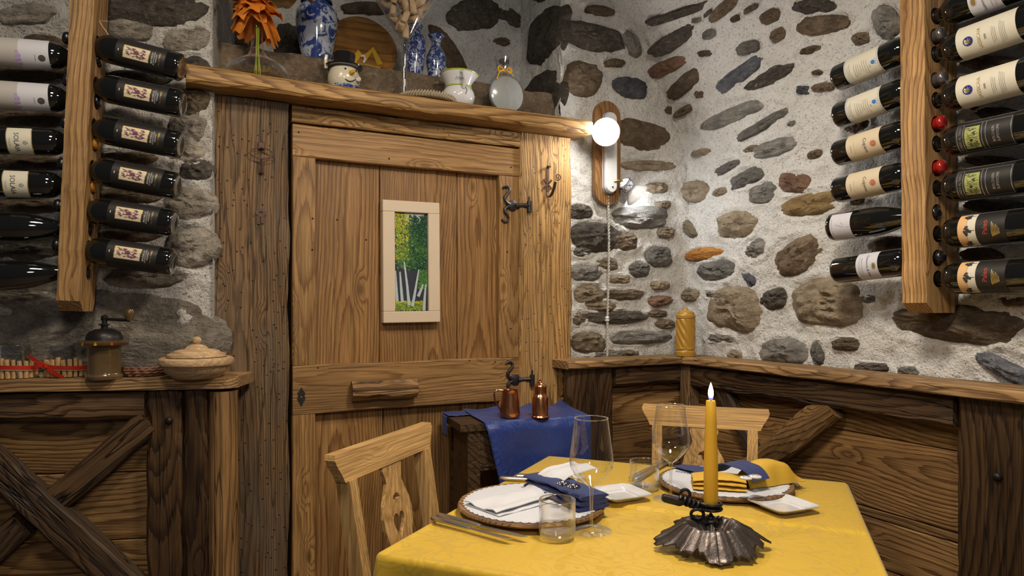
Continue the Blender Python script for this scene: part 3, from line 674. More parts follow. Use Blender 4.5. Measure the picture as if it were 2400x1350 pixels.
# hinges
def hinge(px, py, k, up_only=False):
    c = FB.W(px, py, DF); m = wallm(FB, c+FB.n*.002)
    up_ = [(-.012, .002), (-.025, .008), (-.034, .018), (-.035, .028), (-.024, .041), (-.014, .052), (-.013, .062), (-.023, .069), (-.035, .067), (-.040, .061)]
    dn_ = [(-.012, -.003), (-.026, -.008), (-.034, -.016), (-.033, -.026), (-.024, -.036), (-.018, -.048), (-.022, -.060), (-.034, -.063), (-.045, -.055)]
    def spiral(sg):
        c_ = up_ if sg > 0 else dn_; n0 = len(c_)
        return tube([(x, y, .004+.003*math.sin(i*.5)) for i, (x, y) in enumerate(c_)], [.0068-.0028*i/n0 for i in range(n0)], 8)
    plate = xf(lathe([(.022, 0), (.021, .004), (.012, .0075), (.0001, .008)], 8), Matrix.Rotation(.4, 4, 'Z'))
    arm = tube([(.012, 0, .004), (.035, .002, .009), (.058, .002, .016)], [.010, .008, .008], 8, flat=1.0)
    brl = xf(lathe([(.009, -.024), (.0095, -.004), (.007, -.002), (.0095, .000), (.009, .018)], 12, True, True), Matrix.Translation((.062, .0, .020)) @ Matrix.Rotation(-math.pi/2, 4, 'X'))
    pin = tube([(.062, -.026, .020), (.062, .036, .020)], .0038, 8)
    h = obj('hinge', join(spiral(1), spiral(-1), plate, arm), M['iron'], door, m, world=True)
    obj('hinge_barrel', join(brl, pin), M['iron'], h, Matrix.Identity(4))
hinge(1200, 482, 1); hinge(1207, 890, 1)
# shelf
ush0, ush1 = U(436, .13), U(1388, .13)
sh = hboard('shelf', M['shelf'], None, FB, -.028, .135, ush0, ush1, z_sh0, z_sh1, .004, .008)
props(sh, 'long honey-coloured wooden shelf running along above the door', 'shelf')
# ---------------------------------------------------------------- wainscots and ledges
ZCAP = 1.042
def nailhead(fr, px, py, d, parent, r=.011):
    obj('bolt_head', dome(r, r*.8, 14), M['darkiron'], parent, wallm(fr, fr.W(px, py, d)) if fr is not FL else axes(fr.W(px, py, d), -fr.u, UP, fr.n), world=True)
DW = .165
# right wainscot
wR = thing('wainscot', FR.P(.9, 0, 0), 'tall dark plank wainscot with crossed braces along the right wall', 'wainscot')
dp = .085
uA, uB = FR.hit(1632, 900, dp)[0]+.0, FR.hit(2262, 1100, dp)[0]
zed = [0.02, .15, .29, Zp(2269, 1257, dp, FR), Zp(2268, 1195, dp, FR)+.055, Zp(2267, 1063, dp, FR), ZCAP-.11]
zed = [0.02, .16, .31, .455, .60, Zp(2267, 1257, dp, FR), Zp(2267, 1063, dp, FR), ZCAP-.035]
zed = sorted(zed)
for a, b in zip(zed[:-1], zed[1:]):
    if b-a > .01: hboard('plank', M['plankb'], wR, FR, dp-.03, dp, .10, uB+.02, a+.0012, b-.0012, .0008, .003)
hboard('top_rail', M['beam'], wR, FR, dp, dp+.055, .19, uB, ZCAP-.032-.088, ZCAP-.033, .006, .01, .004)
vboard('corner_post', M['frame'], wR, FR, dp, dp+.058, .125, .185, .02, ZCAP-.033, .004, .006)
vboard('end_post', M['darkp'], wR, FR, dp-.02, dp+.05, uB+.004, uB+.26, .02, ZCAP-.033, .006, .012)
vboard('end_post', M['darkp'], wR, FR, dp-.02, dp+.045, uB+.266, uB+.50, .02, ZCAP-.033, .006, .012)
def brace(fr, mat, parent, a, b, d, w_, th, wav=.006, ch=.008):
    A = fr.W(a[0], a[1], d); B = fr.W(b[0], b[1], d); return plank('brace', mat, parent, (A+B)/2, B-A, fr.n, (B-A).length, w_, th, wav, ch, .003)
brace(FR, M['brace'], wR, (1952, 950), (1690, 1165), dp+.03, .098, .045, .006, .012)
brace(FR, M['beam'], wR, (1690, 905), (1775, 1068), dp+.022, .06, .036)
nailhead(FR, 2338, 1118, dp+.052, wR)
cR = plank('ledge_board', M['ledge'], None, FR.P((.172+1.62)/2, (DW+.012)/2, ZCAP-.0155), FR.u, UP, 1.62-.172, DW-.012, .031, .005, .005)
props(cR, 'live-edged wooden ledge on top of the right wall panelling', 'ledge')
# short wainscot left of the corner
wC = thing('wainscot', FB.P(1.25, 0, 0), 'short plank wainscot between the door frame and the room corner', 'wainscot')
uC0, uC1 = FB.hit(1335, 900, .14)[0], UC-.09
for a, b in ((.02, .22), (.22, .42), (.42, .60), (.60, .775), (.775, .90), (.90, ZCAP-.033)):
    hboard('plank', M['plankb'], wC, FB, dp-.03, dp, uC0, uC1, a+.001, b-.001, .0008, .003)
vboard('end_post', M['darkp'], wC, FB, dp, dp+.055, uC0, FB.hit(1441, 900, .14)[0], .02, ZCAP-.033, .006, .014)
hboard('top_rail', M['beam'], wC, FB, dp, dp+.048, FB.hit(1446, 900, .14)[0], UC-.145, ZCAP-.033-.075, ZCAP-.033, .004, .008)
cC = plank('ledge_board', M['ledge'], None, FB.P((uC0-.02+UC-.016)/2, (DW+.022)/2+.018-.018, ZCAP-.016), FB.u, UP, UC-.016-uC0+.02, DW-.022, .030, .004, .005)
props(cC, 'short wooden ledge in the corner, under the twisted cord', 'ledge')
# left wainscot (a counter front, set a little askew to the wall)
pA = on_z(0, 893, ZCAP); pB = on_z(545, 886, ZCAP)
ul = (pB-pA); ul.z = 0; ul.normalize(); nl = Vector((ul.y, -ul.x, 0))
FW = Frame((pB-nl*.02).xy, ul, nl)                  # origin at the right end, u to the right; d=.02 is the ledge front
zc = ZCAP-.033
wL = thing('wainscot', FW.P(-.6, -.05, 0), 'dark plank counter front with diagonal cross braces at the left', 'wainscot')
ur = FW.hit(345, 1100, -.02)[0]
for a, b in ((.02, .25), (.25, .44), (.44, Zp(300, 1262, -.05, FW)), (Zp(300, 1262, -.05, FW), Zp(300, 1105, -.05, FW)), (Zp(300, 1105, -.05, FW), zc)):
    hboard('plank', M['plankb'], wL, FW, -.060, -.042, -1.2, ur+.02, a+.0012, b-.0012, .0008, .003)
hboard('top_rail', M['beam'], wL, FW, -.042, .002, -1.2, ur, Zp(150, 985, -.01, FW), zc-.001, .004, .01)
vboard('end_post', M['darkp'], wL, FW, -.06, .0, ur+.003, FW.hit(425, 1100, 0)[0], .02, zc-.001, .004, .014)
vboard('end_post', M['darkp'], wL, FW, -.06, .004, FW.hit(427, 1100, 0)[0], FW.hit(486, 1100, 0)[0], .02, zc-.001, .005, .014)
ucp = FW.hit(521, 1100, -.02)[0]; rp = (FW.hit(555, 1100, -.02)[0]-FW.hit(487, 1100, -.02)[0])/2
rpv = lathe([(rp, -.49), (rp*1.02, -.2), (rp*.98, 0), (rp*1.01, .2), (rp*.99, .485)], 24, True, True, rfun=lambda a, z: 1+.035*math.sin(3*a+2*z)+.02*math.sin(7*a+5*z))
obj('round_post', (([(q[2], q[0], q[1]) for q in rpv[0]]), rpv[1]), M['round_post'], wL, axes(FW.P(ucp, -.028, .5*(zc)+.012), UP, FW.u, UP.cross(FW.u)), world=True)
brace(FW, M['beam'], wL, (352, 985), (110, 1190), -.020, .075, .044)
brace(FW, M['beam'], wL, (60, 1225), (-80, 1345), -.020, .075, .044)
brace(FW, M['beam'], wL, (-60, 1040), (330, 1395), -.012, .085, .056)
def bolt(fr, px, py, d, parent, r=.011): obj('bolt_head', dome(r, r*.8, 14), M['darkiron'], parent, axes(fr.W(px, py, d), fr.u, UP, fr.n), world=True)
bolt(FW, 396, 986, .004, wL); 
# ledge with a rounded front corner
o_ = [(-1.0, .018), (-.045, .018)]+[(-.045+.052*math.sin(a), .018-.052+.052*math.cos(a)) for a in [math.pi/2*i/8 for i in range(1, 9)]]+[(.012, -.17), (-.05, -.200), (-1.0, -.10)]
lv, lf = poly(list(reversed(o_)), [], -.031, 0)
lL = obj('ledge_board', (lv, lf), M['ledge'], None, axes(FW.P(0, 0, ZCAP), FW.u, FW.u.cross(UP)*1.0, UP) if False else axes(FW.P(0, 0, ZCAP), FW.u, -FW.n, UP) if False else Matrix.Identity(4), smooth=False)
lL.matrix_basis = Matrix(((FW.u.x, FW.n.x, 0, FW.P(0, 0, 0).x), (FW.u.y, FW.n.y, 0, FW.P(0, 0, 0).y), (0, 0, -1, ZCAP-.031), (0, 0, 0, 1))); WM[lL.name] = lL.matrix_basis.copy()
props(lL, 'wooden ledge with rounded corner on top of the left counter front', 'ledge')
# vertical boards behind the left ledge end, next to the door frame
# ---------------------------------------------------------------- lettering helper
_txt = {}
def text_mesh(s, size):
    k = (s, size)
    if k not in _txt:
        c = bpy.data.curves.new('t', 'FONT'); c.body = s; c.size = size; c.align_x = 'CENTER'; c.align_y = 'CENTER'; c.resolution_u = 2
        o = bpy.data.objects.new('t', c); COL.objects.link(o); bpy.context.view_layer.update()
        me = bpy.data.meshes.new_from_object(o.evaluated_get(bpy.context.evaluated_depsgraph_get()))
        _txt[k] = ([tuple(v.co) for v in me.vertices], [tuple(p.vertices) for p in me.polygons])
        bpy.data.objects.remove(o); bpy.data.curves.remove(c); bpy.data.meshes.remove(me)
    return _txt[k]
def wrap(p, r, h, th0=0.0, ang=0.0):
    """bend flat xy artwork around a bottle of radius r at height h"""
    ca, sa = math.cos(ang), math.sin(ang); V = []
    for q in p[0]:
        x, y = q[0]*ca-q[1]*sa, q[0]*sa+q[1]*ca
        t = th0+x/r; V.append((r*math.sin(t), -r*math.cos(t), h+y))
    return (V,)+tuple(p[1:])
def sector(r, h0, h1, a, n=16, a0=None):
    a0 = -a if a0 is None else a0
    return grid(n, 1, lambda i, j: (r*math.sin(a0+(a-a0)*i), -r*math.cos(a0+(a-a0)*i), h0+(h1-h0)*j))
def disc(rad, n=24, cx=0, cy=0, ry=None):
    ry = ry or rad
    return [(cx+rad*math.cos(2*math.pi*i/n), cy+ry*math.sin(2*math.pi*i/n), 0) for i in range(n)], [tuple(range(n))]
def ringflat(r0, r1, n=24, ry=1.0, cx=0, cy=0):
    V = [(cx+r*math.cos(2*math.pi*i/n), cy+r*ry*math.sin(2*math.pi*i/n), 0) for r in (r0, r1) for i in range(n)]
    return V, [(i, (i+1) % n, n+(i+1) % n, n+i)[::-1] for i in range(n)]
def bars(lines, w_=.0006):
    P = []
    for (x0, y0, x1, y1) in lines:
        d = Vector((x1-x0, y1-y0)); k_ = max(1, int(d.length/.004)); d = d.normalized()*w_; n_ = Vector((-d.y, d.x))
        V_ = [(x0+(x1-x0)*i/k_+sg*n_.x, y0+(y1-y0)*i/k_+sg*n_.y, 0) for i in range(k_+1) for sg in (-1, 1)]
        P.append((V_, [(2*i, 2*i+2, 2*i+3, 2*i+1) for i in range(k_)]))
    return join(*P)
def strip(pts, w_):
    V, Fc = [], []
    for i, p in enumerate(pts):
        a = Vector(pts[max(0, i-1)]); b = Vector(pts[min(len(pts)-1, i+1)]); d = (b-a).normalized(); ww = w_[i] if isinstance(w_, list) else w_
        V += [(p[0]-d.y*ww, p[1]+d.x*ww, 0), (p[0]+d.y*ww, p[1]-d.x*ww, 0)]
    for i in range(len(pts)-1): Fc.append((2*i+1, 2*i+3, 2*i+2, 2*i))
    return V, Fc
def scribble(x0, x1, y, seed, amp=.0009, w_=.00028):
    r = random.Random(seed); n = max(6, int((x1-x0)/.0011))
    return strip([(x0+(x1-x0)*i/n, y+amp*(r.random()-.5)*2) for i in range(n+1)], w_)
R_ = .0375
PROF = {
 'bordeaux': [(.0001, .004), (.026, .002), (.033, .0), (.0362, .003), (.0375, .010), (.0375, .180), (.0365, .192), (.032, .204), (.024, .214), (.0175, .222), (.0150, .232), (.0145, .262)],
 'burgundy': [(.0001, .004), (.028, .002), (.036, .0), (.0395, .003), (.0405, .010), (.0405, .125), (.0392, .145), (.0350, .170), (.0285, .195), (.0215, .218), (.0170, .236), (.0148, .252), (.0146, .265)]}
_bm = {}
def bottle(fr, dA, dB, A, B, kind, shape, cap, label, anchor='base', roll=0.0, L=.30, group=None, scale=1.0):
    """A = a point on the neck end of the axis, B = the base end; both picked on planes dA / dB in front of the wall"""
    a = fr.P(*(lambda q: (q[0], dA, q[1]))(Frame.hit(fr_flat(fr), A[0], A[1], dA))); b = fr.P(*(lambda q: (q[0], dB, q[1]))(Frame.hit(fr_flat(fr), B[0], B[1], dB)))
    ax = (a-b).normalized()
    base = b if anchor == 'base' else a-ax*L*scale
    tow = Vector((0, 0, ZC))-(base+ax*.12); tow = (tow-ax*tow.dot(ax)).normalized()
    tow = Matrix.Rotation(roll, 3, ax) @ tow
    y = -tow; x = y.cross(ax)
    m = axes(base, x*scale, y*scale, ax*scale)
    HOLES['L' if fr is FL else 'R'].append((base.copy(), ax.copy()))
    t = thing('wine_bottle', m, label, 'wine bottle', group)
    if shape not in _bm:
        _bm[shape] = mesh('glass', lathe(PROF[shape], 32), M['bglass'])
    if cap not in _bm:
        _bm[cap] = mesh('capsule', lathe([(.0152, .235), (.0155, .236), (.0152, .270), (.0154, .285), (.0168, .286), (.0168, .294), (.0155, .298), (.011, .300), (.0001, .300)], 24), M[cap])
    obj('glass', _bm[shape], None, t); obj('capsule', _bm[cap], None, t)
    LABELS[kind](t)
    return t
def fr_flat(fr):
    f = Frame((0, 0), (1, 0), (0, 1)); f.o, f.u, f.n = fr.o, fr.u, fr.n; return f
def lab(t, mat, h0, h1, a=1.25, r=R_+.0005, name='label', m2=None):
    return obj(name, sector(r, h0, h1, a, 20), M[mat], t)
def pr(par, name, art, mat, h, th=0.0, r=R_+.0009, ang=0.0): return obj(name, wrap(art, r, h, th, ang), M[mat], par, smooth=False)
def L_picture(t):
    l = lab(t, 'lab_black', .034, .158, 1.5)
    pr(l, 'picture_border', ([(-.0175, -.033, 0), (-.006, -.033, 0), (.006, -.033, 0), (.0175, -.033, 0), (.0175, .033, 0), (.006, .033, 0), (-.006, .033, 0), (-.0175, .033, 0)], [(0, 1, 6, 7), (1, 2, 5, 6), (2, 3, 4, 5)]), 'gold', .106)
    pic = pr(l, 'picture', ([(x, y, 0) for y in (-.0315, .0315) for x in (-.016, -.006, .006, .016)], [(0, 1, 5, 4), (1, 2, 6, 5), (2, 3, 7, 6)]), 'lab_tan', .106, r=R_+.0012)
    r = random.Random(4); art = []
    for i in range(46):                                   # loose strokes of a draped figure
        x = r.uniform(-.011, .011); y = r.uniform(-.027, .020); ln = r.uniform(.004, .011); sx = r.uniform(-.004, .004)
        art.append(strip([(x, y), (x+sx*.5+.001, y+ln*.5), (x+sx, y+ln)], [.0004, .0011, .0003]))
    art.append(disc(.0045, 16, .001, -.001, .007)); art.append(ringflat(.0065, .0073, 20, 1.0, .0, .018))
    pr(pic, 'figure_drawing', join(*art), 'ink_purple', .106, r=R_+.0015)
    pr(l, 'print', join(text_mesh('BRUNELLO', .0062), xf(text_mesh('DI MONTALCINO', .0046), (0, -.0055, 0)), xf(bars([(-.012, 0, .012, 0), (-.010, -.0022, .010, -.0022)], .0003), (0, -.0095, 0))), 'ink_white', .066)
    pr(l, 'gold_print', text_mesh('VAL DI PRIMO', .0058), 'gold', .0475)
    pr(l, 'vintage_tab', bars([(-.003, 0, .003, 0)], .0012), 'lab_tan', .150)
def L_white(t):
    lab(t, 'lab_beige', .020, .112, 1.6); l = lab(t, 'lab_white', .112, .182, 1.6)
    pr(l, 'lilac_smear', strip([(-.012, .0), (.0, .004), (.012, .002), (.024, .006), (.034, .001)], [.003, .006, .007, .006, .004]), 'ink_lilac', .108)
    pr(l, 'emblem', join(ringflat(.0001, .0085), ), 'ink', .1655, .12)
    pr(l, 'emblem_mark', join(ringflat(.0055, .0062), ringflat(.0022, .003)), 'ink_grey', .1655, .12, R_+.0013)
    pr(l, 'print', bars([(-.008, 0, .008, 0)], .0007), 'ink_grey', .150, .12)
def L_solaia(t):
    l = lab(t, 'gold', .0895, .1485, 1.2); lab(t, 'lab_cream', .0915, .1465, 1.18, R_+.0008)
    pr(l, 'print', text_mesh('SOLAIA', .0165), 'ink', .113, .0, R_+.0012)
    pr(l, 'crest', join(disc(.0018, 10, -.003, 0), disc(.0018, 10, .003, 0), disc(.0018, 10, 0, .0035), bars([(-.0045, -.003, .0045, -.003), (-.0035, -.0055, .0035, -.0055)], .0009)), 'ink_grey', .134, 0, R_+.0012)
    pr(l, 'small_print', bars([(-.012, 0, .012, 0), (-.008, -.003, .008, -.003)], .0004), 'ink_grey', .099, 0, R_+.0012)
def L_dark(t):
    lab(t, 'lab_white', .02, .085, 1.1, .0410)
def L_letter(t):
    l = lab(t, 'lab_cream', .047, .148, 1.35)
    pr(l, 'border', join(bars([(-.045, .047, .045, .047), (-.045, -.047, .045, -.047)], .0004)), 'ink_blue', .0975)
    pr(l, 'emblem', join(disc(.0055, 14, 0, 0, .006), disc(.0012, 8, -.006, .007), disc(.0012, 8, .0, .009), disc(.0012, 8, .006, .007)), 'ink_blue', .132, -.1)
    r = random.Random(8); art = [scribble(-.014+r.uniform(-.006, .003), .012+r.uniform(-.004, .012), .016-.0062*i, i) for i in range(7)]
    art += [scribble(-.024, .024, -.034, 31, .0004), scribble(-.020, .020, -.038, 32, .0004), scribble(-.016, .016, -.042, 33, .0004)]
    pr(l, 'handwriting', join(*art), 'ink', .098)
    pr(l, 'print', text_mesh('2007', .0042), 'ink_grey', .121, .1)
def L_seal(t):
    l = lab(t, 'lab_tan', .052, .150, 1.35)
    pr(l, 'seal', join(disc(.0062, 18), ringflat(.0075, .0086)), 'ink_red', .131)
    pr(l, 'seal_mark', join(ringflat(.003, .0038), bars([(-.002, 0, .002, 0)], .0005)), 'lab_tan', .131, 0, R_+.0013)
    pr(l, 'print', text_mesh('Cupano', .0135), 'ink', .108)
    pr(l, 'small_print', join(bars([(-.003, .0, .003, .0)], .0005), bars([(-.018, -.024, .018, -.024)], .0003), xf(text_mesh('TOSCANA', .0045), (0, -.034, 0))), 'ink_grey', .100)
def L_sketch(t):
    l = lab(t, 'lab_white', .018, .082, 1.0, .0412)
    pr(l, 'line_drawing', join(strip([(-.022, -.006), (-.008, .0), (.006, .022)], .0005), strip([(-.006, -.018), (.002, .004), (.022, .018)], .0005), strip([(-.015, -.012), (.012, -.006)], .0005)), 'ink_grey', .055, 0, .0416)
    pr(l, 'print', bars([(-.025, 0, .025, 0)], .0005), 'ink_grey', .024, 0, .0416)
def L_script(t):
    l = lab(t, 'lab_white', .085, .148, 1.25)
    pr(l, 'emblem', join(disc(.0075, 20, 0, 0, .005)), 'gold', .137)
    pr(l, 'emblem_ring', ringflat(.0085, .0092, 24, .75), 'ink_grey', .137)
    pr(l, 'print', join(text_mesh('Casanova di Neri', .0095)), 'ink', .119)
    pr(l, 'small_print', join(xf(text_mesh('BRUNELLO DI MONTALCINO', .0038), (0, 0, 0)), bars([(-.03, -.006, .03, -.006), (-.024, -.009, .024, -.009)], .0003)), 'ink_grey', .103)
def L_star(t):
    l = lab(t, 'lab_cream', .050, .172, 1.35)
    pr(l, 'star_disc', disc(.0105, 26), 'blueline', .146, .1)
    st = []
    for i in range(8):
        a = i*math.pi/4; st.append(([(.0022*math.cos(a-.5), .0022*math.sin(a-.5), 0), (.0095*math.cos(a), .0095*math.sin(a), 0), (.0022*math.cos(a+.5), .0022*math.sin(a+.5), 0), (0, 0, 0)], [(0, 1, 2, 3)]))
    pr(l, 'star', join(*st), 'gold', .146, .1, R_+.0013)
    pr(l, 'print', text_mesh('SASSICAIA', .0105), 'gold', .123, .05)
    pr(l, 'vintage', text_mesh('2008', .006), 'ink', .1105, .05)
    pr(l, 'small_print', join(*[bars([(-.019+.002*i, -.0035*i, .019-.002*i, -.0035*i)], .0004) for i in range(3)], *[bars([(-.026+.002*i, -.016-.0032*i, .026-.002*i, -.016-.0032*i)], .00035) for i in range(4)]), 'ink_grey', .097)
def L_tasso(t):
    l = lab(t, 'lab_black', .055, .173, 1.15)
    fr_ = bars([(-.034, .053, .034, .053), (-.034, -.058, .034, -.058), (-.034, -.058, -.034, .053), (.034, -.058, .034, .053), (-.034, .040, .034, .040), (-.034, .001, .034, .001), (-.034, -.007, .034, -.007)], .0006)
    pr(l, 'silver_border', fr_, 'silver', .116)
    pic = pr(l, 'picture', grid(16, 1, lambda i, j: (-.026+.052*i, -.0155+.031*j, 0)), 'ink_green', .137)
    r = random.Random(11); pr(pic, 'etching', join(*[strip([(x, y), (x+r.uniform(-.003, .003), y+r.uniform(.002, .006))], .0005) for x, y in [(r.uniform(-.023, .023), r.uniform(-.014, .010)) for _ in range(70)]], disc(.0035, 10, -.006, .002), disc(.003, 10, .009, -.004)), 'ink', .137, 0, R_+.0013)
    pr(l, 'print', join(xf(text_mesh('GUADO AL TASSO', .0072), (0, .0465, 0)), xf(text_mesh('BOLGHERI', .0078), (0, -.023, 0)), xf(text_mesh('SUPERIORE', .0078), (0, -.032, 0))), 'silver', .116)
def L_tree(t):
    l = lab(t, 'lab_black', .070, .130, 1.15); lab(t, 'lab_orange', .148, .168, 1.15); lab(t, 'lab_cream', .130, .149, 1.15)
    r = random.Random(5); art = []
    for cx in (-.036, 0, .036):
        for i in range(26):
            a = r.uniform(0, 6.3); q = r.uniform(0, .0085); art.append(disc(r.uniform(.0016, .0030), 8, cx+q*math.cos(a)*1.15, .003+q*math.sin(a)*.9))
        art.append(bars([(cx, -.0125, cx, -.003)], .0006))
    art = [(a_[0], a_[1]) for a_ in art if max(abs(q[0]) for q in a_[0]) < .042]
    pr(l, 'tree_print', join(*art), 'ink', .1445)
    pr(l, 'print', text_mesh('Paleo', .0150), 'ink_red', .110, .12)
    pr(l, 'gold_print', join(*[bars([(-.018+.0012*i, -.0029*i, .016-.002*(i % 3)-.0022*i, -.0029*i)], .0009) for i in range(6)]), 'gold', .0965, .0)
LABELS = {k[2:]: v for k, v in list(globals().items()) if k.startswith('L_') and callable(v)}
# ---------------------------------------------------------------- racks
HOLES = {'L': [], 'R': []}
def rack(fr, top, bot, th, d0, d1, label, key, mat='rack'):
    """upright board pierced by a round hole for every bottle neck; top/bot are pixels of the front face's centre line"""
    f = fr_flat(fr)
    a = f.hit(*top, d1); b = f.hit(*bot, d1); A = f.P(a[0], (d0+d1)/2, a[1]); B = f.P(b[0], (d0+d1)/2, b[1])
    xd = (A-B).normalized(); zd = fr.n; yd = zd.cross(xd); L_ = (A-B).length; m = axes((A+B)/2, xd, zd, -yd if False else xd.cross(zd)); mi = m.inverted()
    hd = (d1-d0)/2; n = 40
    o_ = [(-L_/2-.028, -hd*.8), (-L_/2, -hd)]+[(-L_/2+L_*i/n, -hd) for i in range(1, n)]+[(L_/2, -hd), (L_/2, hd)]
    o_ += [(L_/2-L_*i/n, hd+.0035*nz(i*.35, th*90)+.002*nz(i*.9, 3)) for i in range(1, n)]+[(-L_/2, hd), (-L_/2-.028, hd*.55)]
    hs = []
    for (p, ax) in HOLES[key]:
        q = mi @ p; e = mi.to_3x3() @ ax; tt = -q.z/e.z; c = q+e*tt
        if abs(c.x) < L_/2-.04: hs.append([(c.x+.0235*math.cos(k*math.pi/10), c.y+.0225*math.sin(k*math.pi/10)) for k in range(20)])
    t = thing('bottle_rack', B, label, 'bottle rack')
    obj('rack_board', poly(o_, hs, -th/2, th/2), M[mat], t, m, smooth=False, world=True)
    return t
ORD = ['topmost', 'second from the top', 'third from the top', 'third from the bottom', 'second from the bottom', 'lowest']
for i, (b, a) in enumerate([((427, 159), (140, 85)), ((430, 245), (140, 185)), ((425, 341), (140, 284)), ((418, 437), (140, 383)), ((410, 524), (140, 482)), ((407, 615), (140, 575))]):
    bottle(FL, .118, .135, a, b, 'picture', 'bordeaux', 'cap_black', 'dark bottle with black picture label, %s right of the left rack' % ORD[i], 'base', .15, group='black picture-label bottles on the left rack', scale=1.04)
for i, (a, b, k, s, c, lb) in enumerate([
    ((237, 140), (0, 121), 'white', 'bordeaux', 'cap_black', 'wine bottle with white and beige label, upper one left of the left rack'),
    ((236, 238), (0, 223), 'white', 'bordeaux', 'cap_black', 'wine bottle with white and beige label, lower one left of the left rack'),
    ((233, 337), (0, 329), 'solaia', 'bordeaux', 'cap_orange', 'gold-edged cream label bottle with orange capsule, upper of two'),
    ((225, 437), (0, 429), 'solaia', 'bordeaux', 'cap_orange', 'gold-edged cream label bottle with orange capsule, lower of two'),
    ((215, 536), (0, 532), 'dark', 'burgundy', 'cap_black', 'sloping-shouldered dark bottle left of the left rack, second from the bottom'),
    ((210, 636), (0, 646), 'dark', 'burgundy', 'cap_black', 'sloping-shouldered dark bottle left of the left rack, lowest')]):
    bottle(FL, .105, .135, a, b, k, s, c, lb, 'neck', .1, group='bottles lying left of the left rack')
for i, (b, a, k, s, c, lb) in enumerate([
    ((1963, 184), (2190, 86), 'letter', 'bordeaux', 'cap_grey', 'bottle with cream handwritten label and blue emblem, upper of two'),
    ((1966, 272), (2192, 188), 'letter', 'bordeaux', 'cap_grey', 'bottle with cream handwritten label and blue emblem, lower of two'),
    ((1964, 360), (2192, 291), 'seal', 'bordeaux', 'cap_red', 'bottle with parchment label and red seal, upper of two'),
    ((1964, 446), (2192, 394), 'seal', 'bordeaux', 'cap_red', 'bottle with parchment label and red seal, lower of two'),
    ((1953, 533), (2188, 499), 'sketch', 'burgundy', 'cap_black', 'sloping-shouldered bottle with sketch label left of the right rack'),
    ((1962, 634), (2192, 604), 'script', 'bordeaux', 'cap_black', 'bottle with black script label, lowest left of the right rack')]):
    bottle(FR, .105, .115, a, b, k, s, c, lb, 'base', .0, group='bottles lying left of the right rack', scale=1.1)
for i, (a, b, k, lb) in enumerate([
    ((2120, 66), (2262, 12), 'script', 'bottle with black script label at the top right of the right rack'),
    ((2120, 153), (2300, 90), 'star', 'bottle with cream label and gold star emblem, upper of two'),
    ((2120, 256), (2300, 206), 'star', 'bottle with cream label and gold star emblem, lower of two'),
    ((2120, 353), (2300, 318), 'tasso', 'bottle with silver-edged black label and green picture, upper of two'),
    ((2120, 453), (2300, 428), 'tasso', 'bottle with silver-edged black label and green picture, lower of two'),
    ((2120, 556), (2300, 538), 'tree', 'bottle with orange and black tree label, upper of two'),
    ((2120, 657), (2300, 649), 'tree', 'bottle with orange and black tree label, lower of two')]):
    bottle(FR, .105, .100, (a[0]+14, a[1]-(a[1]-b[1])*14/(b[0]-a[0])), b, k, 'bordeaux', 'cap_black', lb, 'neck', .0, group='bottles lying right of the right rack', scale=1.16)
rack(FL, (197, -90), (160, 705), .058, .055, .165, 'upright wooden bottle rack board on the left wall', 'L')
rack(FR, (2136, -90), (2143, 710), .070, .02, .155, 'upright wooden bottle rack board on the right wall', 'R')
# ---------------------------------------------------------------- painting
pc = FB.W(965, 614, .03); pm = wallm(FB, pc) @ Matrix.Rotation(math.radians(.4), 4, 'Z')
pw = (FB.hit(1032, 614, .03)[0]-FB.hit(899, 614, .03)[0])/2; phh = (Zp(965, 473, .03)-Zp(965, 757, .03))/2
iw = (FB.hit(1007, 614, .03)[0]-FB.hit(929, 614, .03)[0])/2; ih = (Zp(965, 501, .03)-Zp(965, 732, .03))/2
pt = thing('painting', pm, 'narrow forest painting in a pale wooden frame hung on the door', 'painting')
for (x0, x1, y0, y1) in ((-pw, pw, ih, phh), (-pw, pw, -phh, -ih), (-pw, -iw, -ih, ih), (iw, pw, -ih, ih)):
    obj('frame_rail', box(x0, x1, y0, y1, -.028, .004, .002), M['picframe'], pt, smooth=False)
cv = obj('canvas', ([(-iw, -ih, -.008), (iw, -ih, -.008), (iw, ih, -.008), (-iw, ih, -.008)], [(0, 1, 2, 3)]), M['p_night'], pt, smooth=False)
obj('sky_paint', ([(-iw*.45, ih*.84, -.0075), (iw*.35, ih*.74, -.0075), (iw*.85, ih*.99, -.0075), (-iw*.35, ih*.99, -.0075)], [(0, 1, 2, 3)]), M['p_sky'], cv, smooth=False)
r = random.Random(2)
def dabs(n, fn, mat, name):
    P = []
    for i in range(n):
        x, y = fn(r); a = r.uniform(0, 3.1); l_ = r.uniform(.003, .0070); w_ = l_*.45; c, s = math.cos(a), math.sin(a)
        if abs(x) > iw-.004 or abs(y) > ih-.004: continue
        P.append(([(x+l_*c, y+l_*s, -.0068), (x-w_*s, y+w_*c, -.0052), (x-l_*c, y-l_*s, -.0068), (x+w_*s, y-w_*c, -.0072)], [(0, 1, 2, 3)]))
    obj(name, join(*P), M[mat], cv, smooth=False)['kind'] = 'stuff'
dabs(1100, lambda q: (q.uniform(-.1, 1)*iw, q.uniform(-.15, .95-.35*max(0, q.random()-.6))*ih), 'leaf_d', 'dark_leaf_dabs')
dabs(900, lambda q: (q.uniform(-1, 1)*iw, q.triangular(-.2, .9, .1)*ih), 'leaf_g', 'green_leaf_dabs')
dabs(520, lambda q: (-iw+abs(q.gauss(0, .55))*iw, q.uniform(.05, .98)*ih), 'leaf_y', 'yellow_leaf_dabs')
dabs(260, lambda q: (q.uniform(.45, 1)*iw, q.uniform(-.55, -.15)*ih), 'leaf_g', 'bush_dabs')
